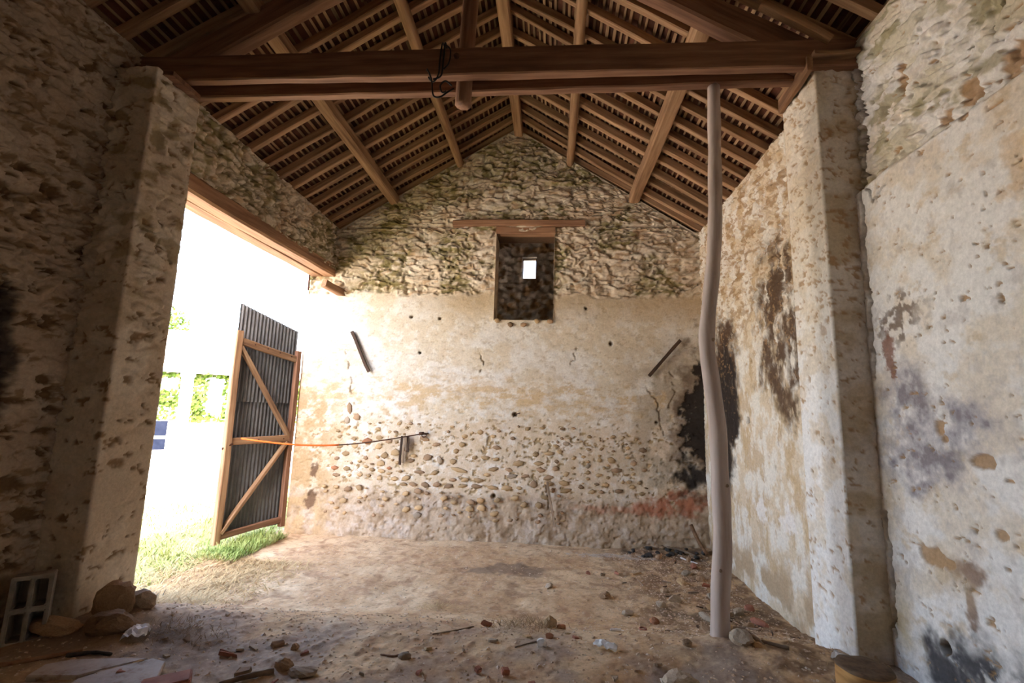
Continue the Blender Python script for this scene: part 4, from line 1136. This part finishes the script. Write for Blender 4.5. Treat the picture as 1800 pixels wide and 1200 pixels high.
# crumpled white plastic scrap
def scrap(name, x, y, sx, sy, sz, mat, label, cat, seed, rot):
    r = random.Random(seed); n = 7; V = []; F = []
    for i in range(n):
        for j in range(n):
            u, v = i / (n - 1) - 0.5, j / (n - 1) - 0.5
            V.append((u * sx + r.uniform(-.01, .01) * sx * 4, v * sy, (r.uniform(0, 0.5) + 0.7 * max(0, 0.5 - abs(u))) * sz))
    m = len(V); V += [(a, b, c - 0.0015) for a, b, c in V]
    for i in range(n - 1):
        for j in range(n - 1):
            a = i * n + j; F.append((a, a + n, a + n + 1, a + 1)); F.append((m + a, m + a + 1, m + a + n + 1, m + a + n))
    o = obj(name, mesh(name, V, F, mat)); o.location = (x, y, fz(x, y) + 0.006); o.rotation_euler = (0.15, 0, rot)
    tag(o, label, cat)
scrap('plastic_scrap', -2.30, 2.735, 0.11, 0.10, 0.075, M_WHITE, 'bluish white plastic scrap by the brown boulder', 'scrap', 4, 0.3)
scrap('paper_scrap', 1.60, 3.00, 0.07, 0.06, 0.05, M_PAPER, 'crumpled white paper in front of the white pillar', 'paper', 5, 0.7)
scrap('paper_scrap', 0.33, 2.98, 0.13, 0.06, 0.05, M_PAPER, 'torn whitish wrapper lying in the foreground litter', 'paper', 6, -0.5)
# broken flagstones at the lower left
def flag(pts, label, th=0.05, lift=0.0):
    cx = sum(p[0] for p in pts) / len(pts); cy = sum(p[1] for p in pts) / len(pts); n = len(pts)
    z = max(fz(x, y) for x, y in pts) + 0.004 + lift
    V = [(x - cx, y - cy, -th) for x, y in pts] + [(x - cx, y - cy, -0.006) for x, y in pts] + [((x - cx) * 0.97, (y - cy) * 0.97, 0.0) for x, y in pts]
    F = [tuple(range(n - 1, -1, -1)), tuple(range(2 * n, 3 * n))]
    for k in range(n):
        b = (k + 1) % n
        F += [(k, b, n + b, n + k), (n + k, n + b, 2 * n + b, 2 * n + k)]
    o = obj('flagstone', mesh('flag', V, F, M_SLAB)); o.location = (cx, cy, z)
    tag(o, label, 'flagstone')
flag([(-1.845, 2.35), (-1.935, 2.515), (-2.02, 2.535), (-2.15, 2.40), (-2.21, 2.31), (-2.20, 2.18), (-1.80, 2.20)], 'pale broken flagstone at the bottom left, the right-hand piece')
flag([(-2.165, 2.405), (-2.04, 2.525), (-2.21, 2.50), (-2.40, 2.46), (-2.48, 2.40), (-2.46, 2.30), (-2.23, 2.33)], 'pale broken flagstone nearer the boulders, the upper piece')
flag([(-2.235, 2.315), (-2.45, 2.285), (-2.52, 2.20), (-2.45, 2.08), (-2.21, 2.12)], 'pale broken flagstone in the bottom left corner, the darkest piece', lift=-0.008)
# brick fragments and shards
bo = obj('brick_fragment', box_mesh((-0.10, -0.05, 0), (0.10, 0.05, 0.05), M_BRICK, 0.006)); bo.location = (-1.78, 2.335, fz(-1.78, 2.335) - 0.005); bo.rotation_euler = (0.06, -0.05, 0.55)
tag(bo, 'half a red brick beside the pale flagstones', 'brick')
shard('tile_shard', -1.70, 2.665, (0.13, 0.07), 0.022, M_BRICK, 'dark flat tile shard lying on the earth beyond the brick', 'shard', 11, 0.1, (0.15, 0.1))
shard('tile_shard', -1.50, 2.79, (0.11, 0.05), 0.020, STN[1], 'thin slate-like shard tilted up behind the dark tile shard', 'shard', 12, 0.6, (0.35, 0.1))
rock('rubble_stone', -1.385, 2.765, (0.025, 0.022, 0.022), STN[1], 'small pointed brown stone right of the tilted shard', seed=13)
shard('tile_shard', -1.52, 2.50, (0.14, 0.06), 0.020, STN[1], 'long brown shard in the left foreground', 'shard', 14, 0.35, (0.2, -0.1))
rock('rubble_stone', -1.335, 2.565, (0.05, 0.035, 0.035), STN[1], 'dark lumpy stone at the end of the foreground stick', seed=15)
rock('rubble_stone', -1.21, 2.52, (0.08, 0.045, 0.028), STN[2], 'greyish flat stone half buried in the foreground', seed=16)
shard('tile_shard', -0.40, 3.33, (0.12, 0.06), 0.018, M_BRICK, 'dark red tile shard propped up in mid floor', 'shard', 17, 0.5, (0.45, 0.2), lift=0.012)
rock('rubble_stone', -0.755, 2.73, (0.035, 0.025, 0.02), STN[2], 'grey stone beside the short dark stick', seed=18)
ob = obj('brick_fragment', box_mesh((-0.02, -0.018, 0), (0.02, 0.018, 0.028), M_BRICK, 0.005)); ob.location = (-0.21, 2.65, fz(-0.21, 2.65)); ob.rotation_euler = (0.1, 0.1, 0.4)
tag(ob, 'right-hand small cube of red brick in the front centre', 'brick')
ob = obj('brick_fragment', box_mesh((-0.016, -0.016, 0), (0.016, 0.016, 0.024), M_BRICK, 0.005)); ob.location = (-0.35, 2.65, fz(-0.35, 2.65)); ob.rotation_euler = (0.2, 0, 0.9)
tag(ob, 'left-hand small cube of red brick in the front centre', 'brick')
rock('rubble_stone', 0.02, 3.36, (0.045, 0.035, 0.05), STN[0], 'pointed ochre stone right of the brown hay tuft', seed=20)
rock('rubble_stone', 0.09, 3.35, (0.03, 0.022, 0.02), STN[3], 'rust-coloured pebble next to the pointed ochre stone', seed=21)
shard('tile_shard', 0.175, 3.08, (0.07, 0.035), 0.015, STN[1], 'little dark shard in front of the ochre stone', 'shard', 22, 0.1, (0.2, 0))
rock('rubble_stone', -0.03, 2.955, (0.032, 0.026, 0.028), M_PAPER, 'round whitish stone in the front centre', seed=23)
rock('rubble_stone', 0.012, 3.09, (0.03, 0.022, 0.018), STN[3], 'flat rusty stone behind the round whitish one', seed=24)
ob = obj('wood_offcut', box_mesh((-0.035, -0.006, 0), (0.035, 0.006, 0.012), M_PAPER, 0.002)); ob.location = (0.44, 3.38, fz(0.44, 3.38) + 0.002); ob.rotation_euler = (0, 0, 0.1)
tag(ob, 'short cream-coloured stick of wood on the earth', 'offcut')
me = tube_mesh([(0.022 * math.cos(k * math.pi / 8), 0.022 * math.sin(k * math.pi / 8), 0.008) for k in range(17)], 0.006, M_BRICK, 6)
o = obj('clay_ring', me); o.location = (0.625, 3.45, fz(0.625, 3.45)); tag(o, 'small terracotta ring in the litter left of the pole', 'ring')
for i, (x, y, s, m, lab) in enumerate(((0.66, 4.33, 0.05, 2, 'pale flaky stone on the bare earth left of the litter'), (0.51, 4.65, 0.055, 1, 'rounded brown stone alone on the ochre earth'), (0.01, 4.83, 0.045, 2, 'rounded pale stone near the middle of the floor'),
        (0.85, 4.20, 0.045, 3, 'rusty stone at the edge of the litter by the pole'), (0.98, 4.56, 0.05, 2, 'grey stone at the left edge of the heap behind the pole'), (1.13, 4.68, 0.06, 2, 'largest grey stone of the heap behind the pole'), (1.55, 5.35, 0.05, 1, 'dark stone near the right wall behind the pole'),
        (1.12, 3.10, 0.075, 2, 'rounded stone wedged against the foot of the pole'), (1.20, 3.06, 0.04, 0, 'small ochre stone right of the pole foot'), (0.67, 2.66, 0.09, 2, 'smooth pale lump of stone at the bottom edge'), (0.80, 3.06, 0.035, 1, 'brown pebble left of the pole foot'))):
    rock('rubble_stone', x, y, (s, s * 0.8, s * 0.62), STN[m], lab, seed=40 + i, rot=i * 0.7)
for i, (x, y) in enumerate(((0.42, 5.30), (0.56, 5.29), (0.71, 5.35), (0.80, 5.33), (0.92, 5.37))):
    shard('tile_shard', x, y, (0.10 + 0.02 * (i % 3), 0.06), 0.022, (M_BRICK, STN[2], M_BRICK, STN[1], STN[0])[i], ('leftmost broken tile', 'second broken tile from the left', 'middle broken tile', 'second broken tile from the right', 'rightmost broken tile')[i] + ' in the row across the back of the floor', 'shard', 60 + i, i * 0.9, (0.1, 0.15), group='row of broken tiles')
shard('tile_shard', 1.53, 5.12, (0.12, 0.07), 0.025, M_BRICK, 'red tile shard between the pole and the right wall', 'shard', 70, 0.3, (0.2, 0.1))
for i, (x, y) in enumerate(((1.50, 4.42), (1.62, 4.52), (1.70, 4.30), (1.42, 4.62), (1.58, 4.22), (1.30, 4.35), (1.75, 4.62), (1.38, 4.12), (1.20, 4.05), (1.50, 4.85), (1.66, 5.0), (1.32, 5.2), (1.10, 4.95), (1.45, 5.5), (1.6, 5.75))):
    rock('rubble_stone', x, y, (0.045 + 0.02 * (i % 3), 0.04, 0.03), (STN[1], STN[2], M_BRICK, STN[0])[i % 4], 'lump of rubble in the litter heap along the right wall', seed=80 + i, rot=i, group='rubble along the right wall')
for i in range(26):
    x, y = min(1.86, max(0.75, rng.gauss(1.42, 0.28))), rng.uniform(6.02, 6.30); k = rng.uniform(0.016, 0.045)
    rock('charred_lump', x, y, (k * 1.3, k, k * 0.8), (M_CHAR, M_CHAR, STN[1])[i % 3], 'charred lump in the burnt heap under the red patch', 'charcoal', 120 + i, i, 0.2, sub=2, group='burnt heap at the back wall')
for i in range(30):     # thin chips of tile and stone about the foreground
    x, y = rng.uniform(-2.2, 0.6), rng.uniform(2.25, 3.2); k = rng.uniform(0.025, 0.06)
    shard('stone_chip', x, y, (k * 1.4, k), 0.010, (M_BRICK, STN[1], STN[2], STN[0])[i % 4], 'thin broken chip among the loose foreground litter', 'chip', 300 + i, i * 1.3, (rng.uniform(-.3, .3), rng.uniform(-.3, .3)), group='chips in the foreground')
for i in range(34):     # splinters of wood in the heap by the right wall
    x, y = min(1.8, rng.gauss(1.35, 0.3)), rng.uniform(3.55, 6.0); a = rng.uniform(0, 3.14); L = rng.uniform(0.04, 0.11)
    z = fz(x, y) + 0.006
    tag(timber('wood_splinter', (x, y, z), (x + L * math.cos(a), y + L * math.sin(a), fz(x + L * math.cos(a), y + L * math.sin(a)) + 0.010), rng.uniform(0.008, 0.018), 0.008, (M_TWIG, M_OLDBAR, M_RAFTER)[i % 3], segs=2, wob=0.002), 'short splinter of wood in the litter along the right wall', 'splinter', 'splinters along the right wall')
# sticks and branches
def stick(pts, r0, r1, mat, label, cat='stick', dz=0.0, n=6, abs_z=False):
    P = [Vector((p[0], p[1], (p[2] if abs_z else fz(p[0], p[1]) + (p[2] if len(p) > 2 else 0.0)) + r0 * 0.7 + dz)) for p in pts]
    q = spline(P, 5)
    o = local_tube('branch', q, [r0 + (r1 - r0) * i / (len(q) - 1) + 0.0012 * math.sin(i * 2.3) for i in range(len(q))], mat, None, n)
    tag(o, label, cat)
stick([(-1.56, 2.40), (-1.45, 2.45), (-1.36, 2.52)], 0.012, 0.016, M_TWIG, 'straight brown stick ending at the dark lumpy stone')
stick([(-0.90, 2.77), (-0.82, 2.76), (-0.75, 2.79)], 0.005, 0.010, M_DARKTIMBER, 'short dark stick in the centre foreground')
stick([(1.14, 3.28), (1.16, 3.18, 0.03), (1.20, 3.10, 0.02), (1.22, 3.05)], 0.014, 0.012, M_TWIG, 'bent bark-covered branch at the foot of the pole')
stick([(1.24, 3.12), (1.30, 3.08), (1.36, 3.05)], 0.010, 0.012, M_TWIG, 'straight stub of branch right of the bent one')
stick([(1.36, 4.10), (1.50, 4.16), (1.63, 4.10)], 0.012, 0.010, M_TWIG, 'pale stick lying in the litter right of the pole')
stick([(1.42, 6.22, 0.06), (1.60, 6.20, 0.03), (1.80, 6.10)], 0.012, 0.009, M_TWIG, 'long upper stick beside the burnt heap')
stick([(1.55, 6.10), (1.63, 6.02), (1.72, 5.92)], 0.010, 0.008, M_PAPER, 'whitish stick in front of the burnt heap')
stick([(-0.68, 3.04), (-0.58, 3.12), (-0.47, 3.28)], 0.003, 0.006, M_TWIG, 'thin twig leading to the propped red shard', 'twig')
stick([(1.73, 6.30, 0.28), (1.80, 6.24, 0.12), (1.88, 6.18, 0.0)], 0.022, 0.020, M_TIMBER, 'thick branch leaning in the right back corner', 'branch')
stick([(-2.72, 2.36), (-2.58, 2.47), (-2.44, 2.56)], 0.012, 0.010, M_LINTEL, 'reddish splinter of wood behind the flagstones')
stick([(-2.47, 2.50), (-2.38, 2.55), (-2.27, 2.555)], 0.012, 0.008, M_CHAR, 'blackened splinter next to the reddish one')
stick([(-0.18, 2.93), (-0.10, 2.98), (-0.02, 3.05)], 0.003, 0.004, M_TWIG, 'thin dry twig left of the round whitish stone', 'twig')

# ------------------------------------------------------------------ uncountable litter, straw, grass
def blades(name, pts, mat, label, cat, hmin, hmax, w, lie=0.0, seed=1, parent=None):
    r = random.Random(seed); V = []; F = []
    for (x, y, z) in pts:
        L = r.uniform(hmin, hmax); a = r.uniform(0, 6.283); el = (1 - lie) * r.uniform(0.5, 1.4) + lie * r.uniform(0.0, 0.35)
        d = Vector((math.cos(a) * math.cos(el), math.sin(a) * math.cos(el), math.sin(el))); sd = Vector((-math.sin(a), math.cos(a), 0)) * w * r.uniform(0.6, 1.3)
        b = Vector((x, y, z)); m = b + d * L * 0.55; t = b + d * L + Vector((0, 0, -0.25 * L * (1 - lie)))
        i = len(V); V += [b - sd, b + sd, m + sd * 0.8, m - sd * 0.8, t]; F += [(i, i + 1, i + 2, i + 3), (i + 3, i + 2, i + 4)]
    return tag(obj(name, mesh(name, V, F, mat)), label, cat, kind='stuff')
rr = random.Random(33)
def scatter(n, fn):
    P = []
    while len(P) < n:
        p = fn()
        if p: P.append(p)
    x = np.array([p[0] for p in P]); y = np.array([p[1] for p in P]); z = floor_h(x, y)
    return [(a, b, c) for a, b, c in zip(x, y, z)]
def s_floor():
    x = rr.uniform(-2.9, 1.85); y = rr.uniform(2.0, 6.3)
    return (x, y) if rr.random() < 0.5 else (rr.gauss(-0.6, 0.9), rr.gauss(4.0, 0.6))
blades('straw_litter', scatter(900, s_floor), M_STRAW, 'loose straw stalks scattered over the earth floor', 'straw', 0.02, 0.09, 0.0014, 1.0, 5)
def near_door():
    x = rr.gauss(-3.15, 0.35); y = rr.uniform(3.3, 5.2)
    return (x, y) if -3.9 < x < -2.4 else None
blades('dry_grass', scatter(7000, near_door), M_STRAW, 'dry yellow grass and straw along the door threshold', 'straw', 0.04, 0.16, 0.0035, 0.8, 6)
for (cx, cy, sx, sy, n, lab, mt, hh) in ((-2.08, 2.80, 0.13, 0.07, 420, 'brown hay clump by the boulders at the doorway', M_HAY, 0.05), (-0.13, 3.28, 0.11, 0.09, 380, 'brown hay tuft in the middle foreground', M_HAY, 0.05), (-0.87, 4.13, 0.09, 0.05, 160, 'golden straw tuft on the lit earth', M_STRAW, 0.035)):
    P = []
    for _ in range(n):
        x, y = rr.gauss(cx, sx), rr.gauss(cy, sy); k = math.exp(-((x - cx) / sx) ** 2 / 2 - ((y - cy) / sy) ** 2 / 2)
        P.append((x, y, fz(x, y) + hh * k * rr.random()))
    blades('hay_clump', P, mt, lab, 'hay', 0.03, 0.09, 0.0016, 0.6, 7)
def chipsmesh():
    V = []; F = []; r = random.Random(55)
    def fn():
        q = r.random()
        if q < 0.40: return (r.uniform(-2.8, 1.9), r.uniform(2.0, 3.6))
        if q < 0.85:
            x = r.gauss(1.30, 0.45); return (x, r.uniform(3.3, 6.2)) if x < 1.9 else None
        return (r.uniform(-2.9, 1.8), r.uniform(3.5, 6.3))
    for (x, y, z) in scatter(9000, fn):
        s = r.uniform(0.005, 0.016) * (1.3 if r.random() < 0.1 else 1); a = r.uniform(0, 6.28); h = s * r.uniform(0.15, 0.55); i = len(V)
        for k in range(4):
            V.append((x + s * r.uniform(.6, 1.3) * math.cos(a + k * 1.57), y + s * r.uniform(.6, 1.3) * math.sin(a + k * 1.57), z - 0.002))
        V.append((x + s * r.uniform(-.4, .4), y + s * r.uniform(-.4, .4), z + h))
        F += [(i, i + 1, i + 4), (i + 1, i + 2, i + 4), (i + 2, i + 3, i + 4), (i + 3, i, i + 4)]
    tag(obj('gravel_litter', mesh('gravel', V, F, M_GRAVEL)), 'fine gravel, chips and splinters littering the earth floor', 'litter', kind='stuff')
chipsmesh()
def yard_pts():
    r = random.Random(66); P = []
    while len(P) < 22000:
        x = -3.55 - abs(r.gauss(0, 1.6)); y = r.uniform(3.0, 10.5)
        if x < -8: continue
        P.append((x, y, -0.05))
    return P
blades('grass', yard_pts(), M_GRASS, 'sunlit green grass growing outside the doorway', 'grass', 0.05, 0.17, 0.005, 0.25, 8)
def under_door():
    r = random.Random(67)
    return [(r.uniform(-3.72, -3.28), r.uniform(5.05, 6.1), -0.01) for _ in range(2200)]
blades('grass_tuft', under_door(), M_GRASS, 'fresh green grass growing under the iron door', 'grass', 0.06, 0.18, 0.004, 0.1, 9)
P = [(rr.gauss(-2.48, 0.025), rr.gauss(3.02, 0.02), 0.40) for _ in range(22)]
blades('dry_tuft', P, M_PAPER, 'little white dead tuft on the boulder by the pillar', 'grass', 0.04, 0.10, 0.003, 0.2, 11)

# ------------------------------------------------------------------ across the yard: house, gate, post, tree
def house():
    P0 = Vector((-14.0, 18.2, 0)); t = Vector((0.7915, 0.6112, 0)); n = Vector((0.6112, -0.7915, 0)); U = Vector((0, 0, 1))
    mw = Matrix((t, -n, U)).transposed().to_4x4(); mw.translation = P0 + U * -0.4
    h = tag(empty('house', P0), 'low white house with an ivy-covered front across the yard', 'house')
    def part(name, me, par=h):
        o = obj(name, me); o.matrix_world = mw
        o.parent = par; o.matrix_parent_inverse = par.matrix_world.inverted() if par is not h else Matrix.Translation(P0).inverted()
        return o
    # local: x along the front, y into the house, z up from the ground
    part('wall', box_mesh((-6, 0, 0), (5, 6, 3.40), M_RENDER))
    V = [(-6.3, -0.35, 3.36), (5.3, -0.35, 3.36), (5.3, 3, 5.3), (-6.3, 3, 5.3), (-6.3, 6.35, 3.36), (5.3, 6.35, 3.36)]
    V += [(a, b, c - 0.12) for a, b, c in V]
    F = [(0, 1, 2, 3), (3, 2, 5, 4), (6, 9, 8, 7), (9, 10, 11, 8), (0, 6, 7, 1), (4, 5, 11, 10), (0, 3, 9, 6), (3, 4, 10, 9), (1, 7, 8, 2), (2, 8, 11, 5)]
    part('roof', mesh('roof', V, F, M_HROOF))
    for (x0, x1, z0, z1) in ((0.32, 0.75, 1.80, 3.02), (-1.28, -0.80, 2.65, 3.00)):
        part('window', box_mesh((x0, -0.06, z0), (x1, 0.05, z1), M_SHUTTER, 0.01))
    r = random.Random(12); V = []; F = []
    for _ in range(5200):
        x = r.uniform(-5.5, 4.8); z = r.uniform(1.35, 3.4)
        if 0.25 < x < 0.82 and 1.7 < z < 3.1: continue
        if -1.33 < x < -0.75 and 2.6 < z < 3.05: continue
        if -1.2 < x < -0.3 and z < 1.9 and r.random() < 0.7: continue
        y = -0.05 - abs(r.gauss(0, 0.12)); s = r.uniform(0.05, 0.11); a = Vector((r.gauss(0, 1), r.gauss(-1.2, 0.8), r.gauss(0.5, 0.8))).normalized(); b = a.orthogonal().normalized(); c = a.cross(b)
        p = Vector((x, y, z)); i = len(V); V += [p + b * s, p + c * s * 0.8, p - b * s, p - c * s * 0.8]; F.append((i, i + 1, i + 2, i + 3))
    o = part('ivy', mesh('ivy', V, F, M_IVY)); o['kind'] = 'stuff'
house()
def yard_things():
    g = Vector((-12.0, 14.05, -0.33))
    o = tag(empty('gate', g), 'blue-grey metal gate across the yard', 'gate')
    mw = Matrix.Translation(g) @ Matrix.Rotation(math.radians(38), 4, 'Z')
    for (z0, z1) in ((0.55, 0.88), (0.97, 1.42)):
        obj('panel', box_mesh((-1.1, -0.02, z0), (0.22, 0.02, z1), M_GATE, 0.005), o, mw)
    obj('rail', box_mesh((-1.12, -0.035, 0.885), (0.24, 0.035, 0.965), M_RENDER, 0.005), o, mw)
    obj('plinth', box_mesh((-1.12, -0.08, 0.0), (0.24, 0.08, 0.55), M_RENDER, 0.01), o, mw)
    g = Vector((-12.0, 14.98, -0.33))
    o = tag(empty('gate_post', g), 'white rendered gate post standing in the yard', 'post')
    obj('shaft', box_mesh((-0.17, -0.17, 0), (0.17, 0.17, 2.85), M_RENDER, 0.01), o, Matrix.Translation(g) @ Matrix.Rotation(math.radians(40), 4, 'Z'))
    obj('cap', box_mesh((-0.21, -0.21, 2.85), (0.21, 0.21, 2.95), M_RENDER, 0.01), o, Matrix.Translation(g) @ Matrix.Rotation(math.radians(40), 4, 'Z'))
    g = Vector((-27.0, 30.0, -0.33))
    o = tag(empty('tree', g), 'pale sunlit tree rising behind the house roof', 'tree')
    local_tube('trunk', [g, g + Vector((0.1, 0, 2.5)), g + Vector((0, 0.1, 5.5))], [0.28, 0.2, 0.1], M_BARK, o)
    r = random.Random(3); V = []; F = []
    for _ in range(2600):
        a = Vector((r.gauss(0, 1), r.gauss(0, 1), r.gauss(0, 1))).normalized(); p = a * (2.3 * r.random() ** 0.4); p.z = p.z * 1.0 + 6.6
        s = r.uniform(0.08, 0.16); q = Vector((r.gauss(0, 1), r.gauss(0, 1), r.gauss(0, 1))).normalized(); b = q.orthogonal().normalized(); c = q.cross(b); i = len(V)
        V += [p + b * s, p + c * s * 0.7, p - b * s, p - c * s * 0.7]; F.append((i, i + 1, i + 2, i + 3))
    obj('crown', mesh('crown', V, F, M_IVY), o, Matrix.Translation(g))['kind'] = 'stuff'
yard_things()
